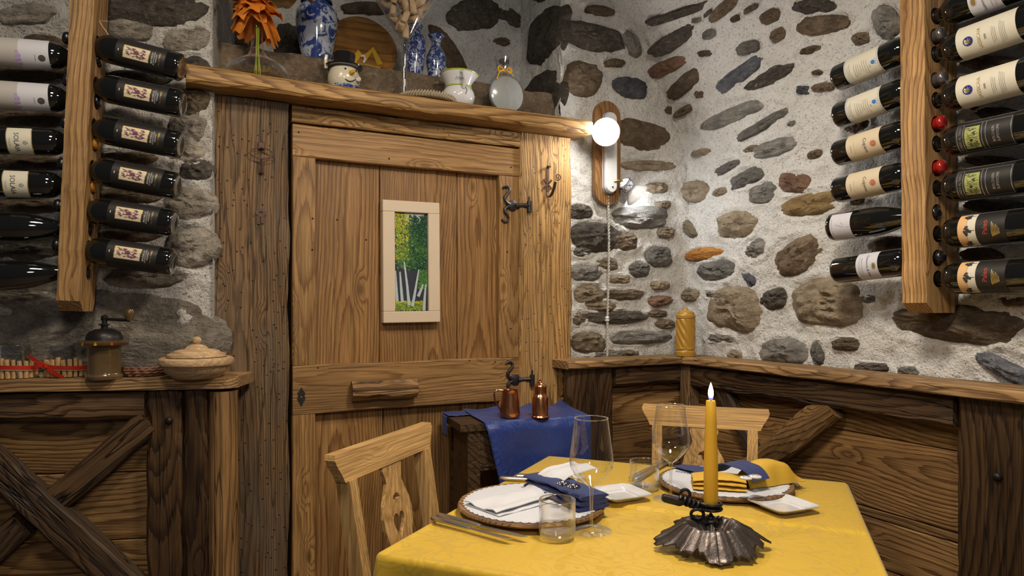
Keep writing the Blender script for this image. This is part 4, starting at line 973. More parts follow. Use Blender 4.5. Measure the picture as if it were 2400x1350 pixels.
for k, pts in enumerate([[(-.86, -.8), (-.92, -.45), (-.95, -.18)], [(-.55, -.82), (-.62, -.5), (-.68, -.2)], [(-.15, -.88), (-.25, -.5), (-.42, -.0)], [(.05, -.9), (.22, -.6), (.45, -.15)], [(.75, -.99), (.80, -.7), (.88, -.45)], [(.40, -.7), (.6, -.55), (.7, -.45)]]):
    obj('trunk_stroke', xf(strip([(x*iw, y*ih) for x, y in pts], [.0055, .0044, .0024]), (0, 0, -.0050)), M['p_trunk'], cv, smooth=False)
dabs(330, lambda q: (q.uniform(-1, .75)*iw, q.uniform(-1, -.80)*ih), 'leaf_y', 'meadow_dabs')
dabs(260, lambda q: (q.uniform(-1, .75)*iw, q.uniform(-1, -.84)*ih), 'leaf_g', 'grass_dabs')
# ---------------------------------------------------------------- iron hook, old key and lock plate on the posts
hk = thing('wall_hook', FB.W(1283, 430, .043), 'rusty iron scroll hook on the right door post', 'hook')
hm = axes(FB.W(1283, 430, .043), FB.u, UP, FB.n)
def hp_(l): return [tuple(hm @ Vector(q)) for q in l]
rel = WM[hk.name].inverted()
def loc(vf): return ([tuple(rel @ Vector(q)) for q in vf[0]], vf[1])
def rib(pts, wdt, th):  # flat bar bent in the wall-normal plane; width along wall u
    V, Fc = [], []
    for i, (x, y, z) in enumerate(pts):
        a = Vector(pts[max(0, i-1)]); b = Vector(pts[min(len(pts)-1, i+1)]); t = (b-a).normalized(); s = Vector((1, 0, 0)); n_ = t.cross(s)
        n_ = n_.normalized() if n_.length > 1e-6 else Vector((0, 0, 1)); p = Vector((x, y, z))
        V += [tuple(p-s*wdt/2-n_*th/2), tuple(p+s*wdt/2-n_*th/2), tuple(p+s*wdt/2+n_*th/2), tuple(p-s*wdt/2+n_*th/2)]
    for i in range(len(pts)-1):
        for k in range(4): Fc.append((4*i+k, 4*i+(k+1) % 4, 4*i+4+(k+1) % 4, 4*i+4+k))
    Fc.append((3, 2, 1, 0)); e = 4*(len(pts)-1); Fc.append((e, e+1, e+2, e+3)); return V, Fc
back = [(0, .060, .018), (0, .066, .012), (0, .064, .004), (0, .055, .001), (0, .0, .001), (0, -.035, .001), (0, -.047, .004), (0, -.054, .014), (0, -.050, .028), (0, -.038, .042), (0, -.020, .054), (0, -.004, .062)]
scr = [(0, -.004+.017*math.sin(a)*k_+.012, .062+.022*(1-math.cos(a)*k_)-.012) for a, k_ in [(-1.0+i*.42, 1-.045*i) for i in range(18)]]
obj('hook_bar', loc((hp_(rib(back, .011, .003)[0]), rib(back, .011, .003)[1])), M['rust'], hk, smooth=False)
cr = [(.012+.014*(1-i/26)*math.cos(-2.2+i*.42), .012+.013*(1-i/30)*math.sin(-2.2+i*.42)+.004, .060) for i in range(24)]
obj('scroll', loc((hp_(tube(cr, .0022, 6)[0]), tube(cr, .0022, 6)[1])), M['rust'], hk)
wing = lambda s: tube([(s*.004, 0, .002), (s*.012, .006, .003), (s*.017, .012, .003), (s*.013, .015, .003)], .0028, 6)
w2 = lambda s: tube([(s*.004, -.006, .002), (s*.012, -.013, .003), (s*.017, -.019, .003), (s*.011, -.021, .003)], .0028, 6)
jj = join(wing(-1), w2(-1), wing(1), w2(1)); obj('scroll_bracket', loc((hp_(jj[0]), jj[1])), M['rust'], hk)
ky = thing('old_key', axes(FB.W(612, 372, .044), FB.u, UP, FB.n), 'old dark iron key hanging on the left door post', 'key')
obj('bow', xf(tube([(.033*math.cos(a), .017*math.sin(a)+.014, .018) for a in [i*math.pi/10 for i in range(20)]], .0023, 6, closed=True), T((0, 0, 0))), M['rust'], ky)
obj('key_peg', join(box(-.010, .010, .028, .052, 0, .008, .002), tube([(0, .034, .006), (0, .032, .024)], .003, 6)), M['rust'], ky, smooth=False)
obj('shank', join(tube([(0, -.002, .018), (0, -.03, .012), (.001, -.046, .008)], [.003, .004, .004], 8), box(-.008, .008, -.048, -.02, .002, .009, .002)), M['rust'], ky)
lp = thing('lock_plate', axes(FB.W(611, 503, .044), FB.u, UP, FB.n), 'small dark keyhole plate on the left door post below the key', 'lock plate')
obj('plate', poly([(.016*math.cos(a), .013*math.sin(a)+.006) for a in [i*math.pi/8 for i in range(16)]], [[(.006*math.cos(a), .004*math.sin(a)+.006) for a in [i*math.pi/4 for i in range(8)]]], 0, .003), M['rust'], lp, smooth=False)
obj('drop', join(box(-.011, -.003, -.030, -.006, 0, .004), box(.001, .009, -.028, -.006, .0, .004), dome(.004, .003)), M['rust'], lp, smooth=False)
# ---------------------------------------------------------------- wall lamp
LD = .012
ulm, zlm = FB.hit(1418, 360, LD); lm = axes(FB.P(ulm, LD, zlm), FB.u, UP, FB.n)
zt_, zb_ = Zp(1418, 240, LD), Zp(1418, 482, LD); hw = (FB.hit(1447, 400, LD)[0]-FB.hit(1388, 400, LD)[0])/2
lamp = thing('wall_lamp', lm, 'white ceramic two-armed wall lamp on a wooden plaque, lit', 'lamp')
def stadium(hw_, y0, y1, n=12): return [(hw_*math.cos(a), y1-hw_+hw_*math.sin(a)) for a in [math.pi*i/n for i in range(n+1)]]+[(hw_*math.cos(a), y0+hw_+hw_*math.sin(a)) for a in [math.pi+math.pi*i/n for i in range(n+1)]]
bp = obj('back_plaque', poly([(y, x) for x, y in stadium(hw, zb_-zlm, zt_-zlm)][::-1], [], 0, .022), M['oak'], lamp, axes((0, 0, 0), (0, 1, 0), (1, 0, 0), (0, 0, 1)) if False else Matrix(((0, 1, 0, 0), (1, 0, 0, 0), (0, 0, -1, .022), (0, 0, 0, 1))), smooth=False)
ey0, ey1 = Zp(1428, 455, .04)-zlm, Zp(1428, 262, .04)-zlm
so = stadium(.030, ey0, ey1); si = stadium(.024, ey0+.007, ey1-.007); cxo = FB.hit(1428, 400, .04)[0]-ulm
V = [(x+cxo, y, .022) for x, y in so]+[(x+cxo, y, .034) for x, y in so]+[(x+cxo, y, .047) for x, y in si]
n_ = len(so); Fc = [(k*n_+i, k*n_+(i+1) % n_, (k+1)*n_+(i+1) % n_, (k+1)*n_+i) for k in range(2) for i in range(n_)]+[tuple(2*n_+i for i in range(n_))]
esc = obj('ceramic_backplate', (V, Fc), M['ceramic'], lamp, sharp=30)
obj('blue_line', tube([(x*1.006+cxo, y+.0, .0345) for x, y in stadium(.0302, ey0, ey1)], .0011, 5, closed=True), M['blueline'], esc)
obj('screw', dome(.004, .003), M['iron'], esc, T((cxo+.004, ey0+.026, .047)))
BELL = [(.012, -.070), (.021, -.066), (.026, -.058), (.027, -.030), (.022, -.024), (.030, -.012), (.044, .004), (.052, .014), (.0525, .016), (.050, .015), (.042, .004), (.028, -.010), (.018, -.020)]
def head(name, p, d, bulb, bm):
    d = Vector(d).normalized(); x = d.orthogonal().normalized(); y = d.cross(x)
    m = axes(p, x, y, d); h = obj(name, lathe(BELL, 36), M['ceramic'], lamp, m)
    for z_ in (-.060, -.031): obj('blue_line', tube([(.0272*math.cos(a), .0272*math.sin(a), z_) for a in [i*math.pi/14 for i in range(28)]], .0011, 5, closed=True), M['blueline'], h)
    dots = []
    for k in range(6):
        a = k*math.pi/3
        for s_ in (-1, 1): dots.append(tube([(.0274*math.cos(a+s_*t*.42), .0274*math.sin(a+s_*t*.42), -.058+.026*(t+1)/2) for t in (-1, -.5, 0, .5, 1)], .0009, 5))
        for (da, zz) in ((0.52, -.052), (.52, -.038), (.0, -.055)): dots.append(xf(dome(.0018, .001, 8), Matrix.Translation((.0272*math.cos(a+da), .0272*math.sin(a+da), zz)) @ Matrix.Rotation(a+da, 4, 'Z') @ Matrix.Rotation(math.pi/2, 4, 'Y')))
    obj('blue_pattern', join(*dots), M['blueline'], h)
    obj('bulb', lathe(bulb, 28), bm, h)
    return h
hp1 = lm.inverted() @ FB.W(1420, 309, .135)
look = (lm.to_3x3().inverted() @ (Vector((0.02, 0, 1.12))-FB.W(1420, 309, .135)))
head('upper_spot_head', hp1, look, [(.016, -.02), (.030, -.002), (.044, .012), (.047, .020), (.044, .032), (.034, .042), (.018, .049), (.0001, .051)], M['bulb'])
obj('swivel_arm', tube([(cxo, hp1.y+.02, .045), (cxo, hp1.y+.024, .07), tuple(hp1-look.normalized()*.066)], .006, 8), M['brass'], lamp)
hp2 = lm.inverted() @ FB.W(1487, 452, .075)
d2 = (.72, -.56, .06)
head('lower_spot_head', hp2, d2, [(.012, -.018), (.022, -.004), (.030, .006), (.028, .012), (.0001, .016)], M['bulb2'])
obj('swivel_arm', tube([(cxo+.012, ey0+.05, .045), (cxo+.022, ey0+.052, .055), tuple(hp2-Vector(d2).normalized()*.066)], .006, 8), M['brass'], lamp)
# cord with its small switch
ub_, zb2 = FB.hit(1425, 457, .03); zc0 = ZCAP+.001
def cordpts(ph, n=150):
    P = []
    for i in range(n+1):
        t = i/n; z = zb2+(zc0-zb2)*t; a = t*2*math.pi*24+ph; sway = .004*math.sin(t*5)
        P.append(tuple(FB.P(ub_+sway+.0028*math.cos(a), .030+.0028*math.sin(a), z)))
    return P
cd = thing('lamp_cord', FB.P(ub_, .03, zc0), 'twisted grey fabric cord hanging below the wall lamp', 'cord')
for ph in (0, math.pi): obj('strand', tube(cordpts(ph), .0030, 6), M['rope'], cd, Matrix.Identity(4), world=True)
obj('insulator_knob', xf(lathe([(.0001, .012), (.006, .011), (.010, .006), (.007, 0), (.010, -.006), (.006, -.010), (.0001, -.011)], 16), T(FB.P(FB.hit(1423, 748, .03)[0], .030, Zp(1423, 748, .03)))), M['ceramic'], cd, Matrix.Identity(4), world=True)
# ---------------------------------------------------------------- things on the shelf and in the niche
ZS_ = z_sh1+.003
def stand(px, d, z, fr=FB, base_py=400):
    f = fr; u = Frame.hit(fr_flat(f), px, base_py, d)[0]; return f.P(u, d, z)
sc = lambda p: p.y/F_PX        # metres per pixel at that depth
# flask with orange bow
p = stand(603, .055, ZS_); k = sc(p)
fv = thing('flower_vase', p, 'bulbous clear glass flask with long neck at the left end of the shelf', 'vase')
obj('flask', lathe([(.0001, .002), (.055, .0), (.085, .006), (.094, .020), (.085, .042), (.055, .060), (.030, .075), (.020, .095), (.017, .13), (.016, .19), (.0175, .20)], 36), M['glass2'], fv)
for s in range(4): obj('stem', tube([(.010*math.cos(s*1.6), .010*math.sin(s*1.6), .008), (.004*math.cos(s), .004*math.sin(s), .10), (.006*math.cos(s*2), .006*math.sin(s*2), .22)], .0018, 6), M['lime'], fv)
def petals(n, l0, l1, w0, seed, up=(.1, .9), curl=1.0):
    r = random.Random(seed); P = []
    for i in range(n):
        a = r.uniform(0, 6.283); L_ = r.uniform(l0, l1); W_ = w0*r.uniform(.7, 1.2); el = r.uniform(*up); tw = r.uniform(-.8, .8); dr = r.uniform(.3, 1.2)*curl; ph = r.uniform(0, 9)
        ca, sa = math.cos(a), math.sin(a)
        def fn(s, t, ca=ca, sa=sa, L_=L_, W_=W_, el=el, tw=tw, dr=dr, ph=ph):
            q = (t-.5)*W_*(.35+1.1*math.sin(min(1, s*1.15)*math.pi*.62)); rr = L_*s*math.cos(el); z = L_*(math.sin(el)*s-dr*s*s*.55)+.008*math.sin(6*t+5*s+ph)+q*tw*.5
            return (ca*rr-sa*q, sa*rr+ca*q, z+.005*math.sin(9*s+ph))
        P.append(thicken(grid(7, 5, fn), .0012))
    return join(*P)
bow = thing('ribbon_bow', p+Vector((-.005, -.015, .235)), 'orange mesh ribbon bow tied around the neck of the flask', 'bow')
obj('loops', petals(38, .05, .090, .042, 12, (-.9, .9), 1.1), M['orange'], bow)
obj('knot', lathe([(.0001, -.02), (.017, -.012), (.020, 0), (.017, .012), (.0001, .02)], 14), M['orange'], bow)
net = thing('net_flower', p+Vector((.055, -.005, .29)), 'beige net fabric flower standing out of the flask', 'fabric flower')
obj('petals', petals(14, .07, .12, .085, 33, (-.1, 1.1), .6), M['burlap'], net)
# blue and white covered jar
zs_ = 2.098
def niche(px, d, z=zs_): return stand(px, d, z)
p = niche(742, -.13)
j = thing('ginger_jar', p, 'large blue and white porcelain jar with flower decoration and lid', 'jar')
obj('body', lathe([(.0001, .0), (.042, .0), (.045, .006), (.056, .05), (.068, .11), (.073, .150), (.070, .185), (.056, .205), (.046, .212), (.046, .220)], 36), M['bw1'], j)
obj('lid', lathe([(.054, .218), (.055, .226), (.050, .236), (.030, .254), (.012, .262), (.010, .270), (.016, .280), (.010, .290), (.0001, .292)], 32), M['bw1'], j)
fl_ = []
for i in range(16):
    a = i*math.pi/8; fl_.append(disc(.004, 10, .015*math.cos(a)*1.3, .018*math.sin(a), .0075))
pj = join(*fl_, disc(.006, 14)); cyl = lambda art, rr, h, th: ([(rr*math.sin(th+q[0]/rr), -rr*math.cos(th+q[0]/rr), h+q[1]) for q in art[0]],)+tuple(art[1:])
obj('painted_flower', cyl(pj, .0745, .155, .02), M['blueline'], j, smooth=False)
# wooden plate leaning on the back
p = niche(852, -.24); wp = thing('wooden_plate', axes(p+UP*.128, FB.u, (FB.n*-.22+UP).normalized(), FB.u.cross((FB.n*-.22+UP).normalized())), 'round painted wooden plate leaning at the back of the niche', 'plate')
obj('disc', lathe([(.0001, -.008), (.09, -.008), (.128, .0), (.130, .006), (.126, .008), (.10, .002), (.0001, .0)], 44), M['wplate'], wp)
obj('painted_scene', join(xf(strip([(-.05, -.075), (-.015, -.02), (.0, -.045), (.035, .0), (.06, -.06)], .012), (0, 0, .0035)), xf(strip([(-.06, -.08), (.06, -.08)], .012), (0, 0, .0034))), M['yellowgl'], wp, smooth=False)
obj('painted_mark', xf(strip([(-.012, -.038), (-.002, -.03), (.004, -.045), (-.004, -.062)], .004), (0, 0, .004)), M['ceramic'], wp, smooth=False)
# snowman pot
p = stand(806, .06, ZS_-.001)
sn = thing('snowman_pot', axes(p, FB.u, -FB.n, UP), 'ceramic snowman head pot with a black top hat on the shelf', 'ornament')
obj('head', lathe([(.0001, 0), (.030, 0), (.044, .010), (.052, .032), (.052, .050), (.046, .070), (.034, .082)], 30), M['snow'], sn)
obj('hat', lathe([(.034, .076), (.060, .078), (.062, .083), (.036, .090), (.034, .095), (.038, .122), (.036, .126), (.0001, .124)], 30), M['blackgl'], sn)
obj('scarf', xf(tube([(.046*math.cos(a), .044*math.sin(a), .008) for a in [i*math.pi/12 for i in range(24)]], .009, 8, closed=True), T((0, 0, 0))), M['bw2'], sn)
obj('nose', tube([(.012, -.049, .050), (.016, -.062, .050), (.020, -.072, .049)], [.009, .007, .002], 10), M['yellowgl'], sn)
obj('eye', xf(dome(.0035, .002), Matrix.Translation((-.006, -.049, .062)) @ Matrix.Rotation(math.pi/2, 4, 'X')), M['blackgl'], sn); obj('eye', xf(dome(.0035, .002), Matrix.Translation((.030, -.041, .062)) @ Matrix.Rotation(math.pi/2, 4, 'X')), M['blackgl'], sn)
obj('mouth', tube([(-.012+.004*i, -.0515+.0006*abs(i-5)**1.2, .032-.010*math.sin(i/10*math.pi)+.0) for i in range(11)], .0016, 6), M['blackgl'], sn)
for s in (-1, 1): obj('cheek', xf(lathe([(.0001, .006), (.008, .003), (.010, -.003)], 14), Matrix.Translation((.010+s*.028, -.043, .036)) @ Matrix.Rotation(math.pi/2, 4, 'X')), M['snow'], sn)
obj('side_handle', tube([(-.058, 0, .070), (-.060, -.004, .095), (-.057, -.004, .112)], .006, 8), M['snow'], sn)
# woven mat, cork glass and its corks
p = stand(990, .050, ZS_-.001)
mt = thing('woven_mat', p+Vector((.012, .006, 0)), 'round woven straw mat under the tall cork glass', 'mat')
obj('mat_body', lathe([(.0001, .0), (.098, .0), (.104, .008), (.100, .016), (.0001, .017)], 40), M['straw'], mt)
obj('woven_rim', join(*[tube([(.104*math.cos(a), .104*math.sin(a), .001), (.108*math.cos(a+.05), .108*math.sin(a+.05), .009), (.103*math.cos(a+.1), .103*math.sin(a+.1), .018)], .0028, 5) for a in [i*math.pi/32 for i in range(64)]]), M['straw'], mt)
p2 = stand(948, .05, ZS_+.017)
cg = thing('cork_glass', p2, 'tall stemmed conical glass filled with corks on the shelf', 'glass vase')
zc_ = lambda py: Zp(948, py, .05)-(ZS_+.017)
zj = zc_(95); ztp = zj+.30; slope = .185/.30
obj('bowl', lathe([(.006, zj-.012), (.014, zj), (.014+slope*.15, zj+.15), (.014+slope*.30, ztp)], 44), M['glass'], cg)
obj('stem', lathe([(.055, .0), (.054, .003), (.020, .007), (.010, .018), (.009, .05), (.010, zj-.025), (.014, zj-.010)], 30), M['glass2'], cg)
cme = mesh('cork', lathe([(.0001, -.0215), (.0108, -.0215), (.0115, -.020), (.0115, .020), (.0108, .0215), (.0001, .0215)], 14), M['cork'])
r = random.Random(6); placed = []; tries = 0
while len(placed) < 64 and tries < 9000:
    tries += 1; h = r.uniform(.012, .235); rm = .014+slope*h-.024
    if rm < -.004 and h > .05: continue
    a = r.uniform(0, 6.283); rr = max(0, rm)*math.sqrt(r.random()) if r.random() < .3 else max(0, rm)*r.uniform(.8, 1.0)
    q = Vector((rr*math.cos(a), rr*math.sin(a), zj+h))
    if all((q-o).length > .0235 for o in placed):
        placed.append(q); ax_ = Vector((r.uniform(-1, 1), r.uniform(-1, 1), r.uniform(.1, 1.6))).normalized()
        if rm < .016: ax_ = Vector((0, 0, 1))
        m = T(p2+q) @ ax_.to_track_quat('Z', 'Y').to_matrix().to_4x4()
        props(obj('wine_cork', cme, None, None, m), 'used wine cork in the tall conical glass', 'cork', 'corks in the conical glass')
# two small blue vases
for (px, s, lb) in ((972, 1.0, 'blue and white porcelain vase half hidden behind the cork glass'), (1022, 1.02, 'slim blue and white porcelain vase right of the cork glass')):
    p = niche(px, -.11, zs_-.022 if px > 1000 else zs_-.008); v = thing('porcelain_vase', p, lb, 'vase')
    prof = [(.0001, 0), (.024, 0), (.026, .004), (.030, .05), (.037, .09), (.036, .115), (.024, .138), (.0175, .150), (.0165, .165), (.026, .186), (.030, .189), (.024, .186), (.013, .160)] if px > 1000 else [(.0001, 0), (.026, 0), (.027, .004), (.034, .06), (.041, .11), (.040, .145), (.028, .172), (.022, .185), (.028, .200), (.024, .199)]
    obj('body', lathe([(a*s, b*s) for a, b in prof], 30), M['bw2'], v)
    obj('rim', xf(tube([((.029 if px > 1000 else .028)*math.cos(a), (.029 if px > 1000 else .028)*math.sin(a), (.191 if px > 1000 else .202)*s) for a in [i*math.pi/12 for i in range(24)]], .0022, 6, closed=True), T((0, 0, 0))), M['blueline'], v)
# white pitcher
p = stand(1074, .068, ZS_-.001); pt_ = thing('pitcher', axes(p, FB.u, -FB.n, UP), 'small white ceramic pitcher with a lime band on the shelf', 'pitcher')
obj('body', lathe([(.0001, 0), (.044, .0), (.054, .012), (.060, .032), (.057, .050), (.046, .064), (.044, .070), (.050, .085), (.062, .112), (.063, .115), (.059, .113), (.042, .072)], 34, rfun=lambda a, z: 1+(.22*max(0, math.cos(a))**8 if z > .09 else 0)), M['porcelain'], pt_)
obj('lime_band', tube([(.047*math.cos(a), .047*math.sin(a), .067) for a in [i*math.pi/14 for i in range(28)]], .0028, 6, closed=True), M['lime'], pt_)
obj('rim_band', tube([(.0635*math.cos(a)*(1+.22*max(0, math.cos(a))**8), .0635*math.sin(a)*(1+.22*max(0, math.cos(a))**8), .1155) for a in [i*math.pi/16 for i in range(32)]], .0022, 6, closed=True), M['lime'], pt_)
obj('handle', tube([(-.012, -.058, .108), (-.010, -.078, .100), (-.006, -.080, .075), (-.004, -.058, .052)], .006, 8), M['porcelain'], pt_)
for i in range(3): obj('brush_mark', tube([(-.030+.010*i, -.052, .082+.003*(i % 2)), (-.026+.010*i, -.054, .090), (-.023+.010*i, -.054, .083)], .0009, 5), M['ink'], pt_)
obj('brush_mark', tube([(.006, -.0515, .06), (.010, -.0585, .045), (.004, -.060, .03)], .0013, 5), M['ink'], pt_)
# round cake of soap in cellophane with yellow bow
p = stand(1186, .07, ZS_-.001); gm = axes(p, FB.u, UP, FB.n)
gb = thing('gift_disc', gm, 'round pale gift wrapped in cellophane with a yellow yarn bow', 'gift')
obj('pale_disc', xf(lathe([(.0001, .012), (.058, .012), (.066, .008), (.068, .0), (.066, -.008), (.058, -.012), (.0001, -.012)], 40), T((0, .068, 0))), M['graymed'], gb)
obj('cellophane', xf(lathe([(.0001, .020), (.055, .020), (.070, .012), (.074, .0), (.070, -.012), (.055, -.020), (.0001, -.020)], 40), T((0, .072, 0))), M['foil'], gb)
obj('cellophane_tuft', xf(lathe([(.020, .0), (.014, .012), (.024, .04), (.028, .062)], 26, rfun=lambda a, z: 1+.22*math.sin(7*a+40*z)), Matrix.Translation((-.018, .140, 0)) @ Matrix.Rotation(-math.pi/2, 4, 'X')), M['foil'], gb)
kn = Vector((-.016, .152, .020))
obj('yarn_bow', join(*[tube([tuple(kn+Vector((s*(.004+.020*math.sin(t*math.pi)*(1+.2*q)), .010*math.sin(2*t*math.pi)*(.6+.3*q), .004*q))) for t in [i/10 for i in range(11)]], .0018, 5) for s in (-1, 1) for q in (0, 1)], tube([tuple(kn), tuple(kn+Vector((-.022, -.012, .003))), tuple(kn+Vector((-.030, -.038, -.002)))], .0018, 5), tube([tuple(kn), tuple(kn+Vector((.022, -.006, .003))), tuple(kn+Vector((.038, -.020, 0)))], .0018, 5), tube([(kn.x+.018*math.cos(a), kn.y-.004, .018*math.sin(a)) for a in [i*math.pi/8 for i in range(16)]], .0018, 5, closed=True)), M['yarn'], gb)
# ---------------------------------------------------------------- things on the left ledge
def ledge(px, py): return on_z(px, py, ZCAP+.001)
def cinn(px, py, label, s=1.0, bow=True, seed=0):
    p = ledge(px, py); t = thing('cinnamon_holder', p, label, 'candle holder', 'cinnamon stick candle holders')
    R0 = .046*s
    obj('glass_cup', lathe([(.0001, .003), (R0*.93, .002), (R0, .008), (R0, .092*s), (R0-.0015, .0925*s), (R0-.002, .090*s), (R0-.0022, .010)], 32), M['glass2'], t)
    obj('glass_rim', tube([((R0-.0008)*math.cos(a), (R0-.0008)*math.sin(a), .0925*s) for a in [i*math.pi/16 for i in range(32)]], .0012, 6, closed=True), M['rimglass'], t)
    r = random.Random(seed); n = 22
    for i in range(n):
        a = 2*math.pi*i/n; rr = R0+.0055; hh = r.uniform(.046, .060)*s; tl = r.uniform(-.12, .12); cr = r.uniform(.0050, .0068)
        ca, sa = math.cos(a), math.sin(a)
        obj('cinnamon_stick', tube([(rr*ca-sa*tl*hh*.5, rr*sa+ca*tl*hh*.5, .001), (rr*ca+sa*tl*hh*.5, rr*sa-ca*tl*hh*.5, hh)], cr, 7), M['cinnamon'], t)
    rb = R0+.0125; ta = .006*math.sin(seed)
    obj('red_ribbon', grid(40, 1, lambda u, v: (rb*math.cos(u*6.2832), rb*math.sin(u*6.2832), .024+.011*v+.004*math.cos(u*6.28+1+seed))), M['redrib'], t)
    obj('raffia', tube([((rb+.0006)*math.cos(a), (rb+.0006)*math.sin(a), .022+.004*math.cos(a+1+seed)) for a in [i*math.pi/16 for i in range(32)]], .0011, 5, closed=True), M['straw'], t)
    if bow:
        b = Vector((-.020, -rb-.003, .034))
        obj('ribbon_bow', join(*[thicken(grid(6, 2, lambda u, v, dx=dx, dz=dz: (b.x+dx*u+(v-.5)*.004, b.y-.006*math.sin(u*3.1), b.z+dz*u+(v-.5)*.011)), .001) for dx, dz in ((-.048, .030), (-.034, .006), (.050, -.034), (.030, -.026))], xf(lathe([(.0001, -.008), (.007, -.004), (.007, .004), (.0001, .008)], 10), T(b))), M['redrib'], t)
    return t
cinn(42, 884, 'cinnamon stick candle holder at the left end of the ledge', 1.0, False, 1)
cinn(157, 881, 'cinnamon stick candle holder with a red ribbon bow, beside the grinder', .98, True, 2)
p = ledge(245, 887); cg_ = thing('coffee_grinder', p, 'old brown coffee grinder with a domed black lid and crank', 'coffee grinder')
obj('body', lathe([(.0001, 0), (.047, .0), (.048, .008), (.043, .013), (.042, .018), (.042, .084), (.044, .092)], 32, rfun=lambda a, z: 1+.02*math.cos(8*a)), M['amber'], cg_)
obj('flared_rim', lathe([(.042, .088), (.060, .096), (.062, .102), (.050, .108), (.044, .110)], 36), M['grinder'], cg_)
obj('domed_lid', lathe([(.047, .109), (.046, .118), (.040, .130), (.024, .139), (.009, .141)], 32), M['darkiron'], cg_)
obj('spindle', join(lathe([(.009, .136), (.009, .150), (.014, .151), (.014, .154), (.007, .155), (.007, .168), (.009, .170), (.009, .176), (.0001, .180)], 16)), M['darkiron'], cg_)
obj('crank', tube([(-.008, 0, .167), (.02, -.004, .167), (.078, -.014, .164)], .0042, 8), M['darkiron'], cg_)
obj('crank_knob', xf(lathe([(.0001, -.002), (.008, .0), (.012, .010), (.0135, .022), (.011, .030), (.0001, .032)], 20), T((.078, -.014, .164))), M['grinder'], cg_)
dc = []
for i in range(8):
    a = -1.57+(i-3.5)*.33; dc.append((a, i))
for a, i in dc: obj('painted_dot', xf(dome(.0045, .0015, 10), Matrix.Translation(((.0395 if i % 2 else .060)*math.cos(a), (.0395 if i % 2 else .060)*math.sin(a), .040 if i % 2 else .0995)) @ Matrix.Rotation(a, 4, 'Z') @ Matrix.Rotation(math.pi/2, 4, 'Y')), M['yarn'] if i % 3 else M['ink_red'], cg_)
p = ledge(338, 879)
wk = thing('wicker_ring', p+Vector((0, .004, 0)), 'low brown wicker ring tray behind the wooden bowl', 'basket')
for q, (rr, zz) in enumerate(((.062, .005), (.066, .012), (.067, .019), (.064, .025))):
    obj('wicker_coil', tube([((rr+.002*math.sin(a*17+q))*math.cos(a), (rr+.002*math.sin(a*17+q))*math.sin(a), zz+.0012*math.sin(a*23+2*q)) for a in [i*math.pi/45 for i in range(90)]], .0042, 6, closed=True), M['wicker'], wk)
obj('wicker_base', lathe([(.0001, .002), (.064, .002), (.064, .006), (.0001, .006)], 30), M['wicker'], wk)
p = ledge(461, 884); wb_ = thing('wooden_bowl', p, 'pale turned wooden bowl with a knobbed lid on the ledge', 'bowl')
obj('base', lathe([(.0001, 0), (.062, 0), (.068, .006), (.084, .018), (.090, .034), (.0975, .037), (.101, .045), (.0985, .054), (.092, .058), (.080, .058)], 48), M['bowl'], wb_)
ld = obj('lid', lathe([(.076, .057), (.079, .060), (.078, .067), (.064, .071), (.061, .076), (.046, .080), (.032, .082), (.024, .090), (.013, .094), (.006, .095)], 48), M['bowl'], wb_)
obj('knob', lathe([(.006, .093), (.010, .096), (.013, .102), (.0125, .110), (.007, .116), (.0001, .117)], 24), M['bowl'], ld)
# wooden pepper mill on the corner ledge
pm_ = on_z(1607, 834, ZCAP+.001); pm_ = Vector((pm_.x, pm_.y, ZCAP+.001)); ks = pm_.y/F_PX
ml = thing('pepper_mill', pm_, 'golden turned pepper mill with spiral fluting in the corner', 'pepper mill')
rm_ = 22.5*ks; hm_ = 113*ks
tw_ = lambda a, z: 1+.055*math.sin(9*a+z*150) if .17*hm_ < z < .77*hm_ else 1
obj('foot', lathe([(.0001, 0), (rm_, 0), (rm_*1.02, .004), (rm_*1.02, hm_*.09), (rm_*.92, hm_*.11), (rm_*.9, hm_*.13)], 40), M['mill'], ml)
obj('fluted_body', lathe([(rm_*.9, hm_*.13), (rm_*.98, hm_*.14), (rm_*.98, hm_*.17)]+[(rm_*.95, hm_*(.18+.58*i/30)) for i in range(31)]+[(rm_*.9, hm_*.775)], 72, rfun=tw_), M['mill'], ml)
obj('cap', lathe([(rm_*.9, hm_*.775), (rm_*.99, hm_*.785), (rm_*.99, hm_*.84), (rm_*.9, hm_*.86), (rm_*.86, hm_*.90), (rm_*.60, hm_*.93), (rm_*.30, hm_*.945), (rm_*.22, hm_*.97), (rm_*.20, hm_*.995), (.0001, hm_)], 40), M['mill'], ml)
# dry twigs hanging over the top of the left rack
tw = thing('dry_twig', FL.W(222, 60, .10), 'dry bent twig hanging beside the top of the left rack', 'twig')
for pts in ([(216, -40), (222, 30), (240, 62), (272, 105)], [(205, -30), (228, 48), (252, 50)], [(225, 40), (222, 80), (232, 112)]):
    obj('stalk', tube([FL.W(x, y, .10+.012*i) for i, (x, y) in enumerate(pts)], .0016, 5), M['straw'], tw, Matrix.Identity(4), world=True)
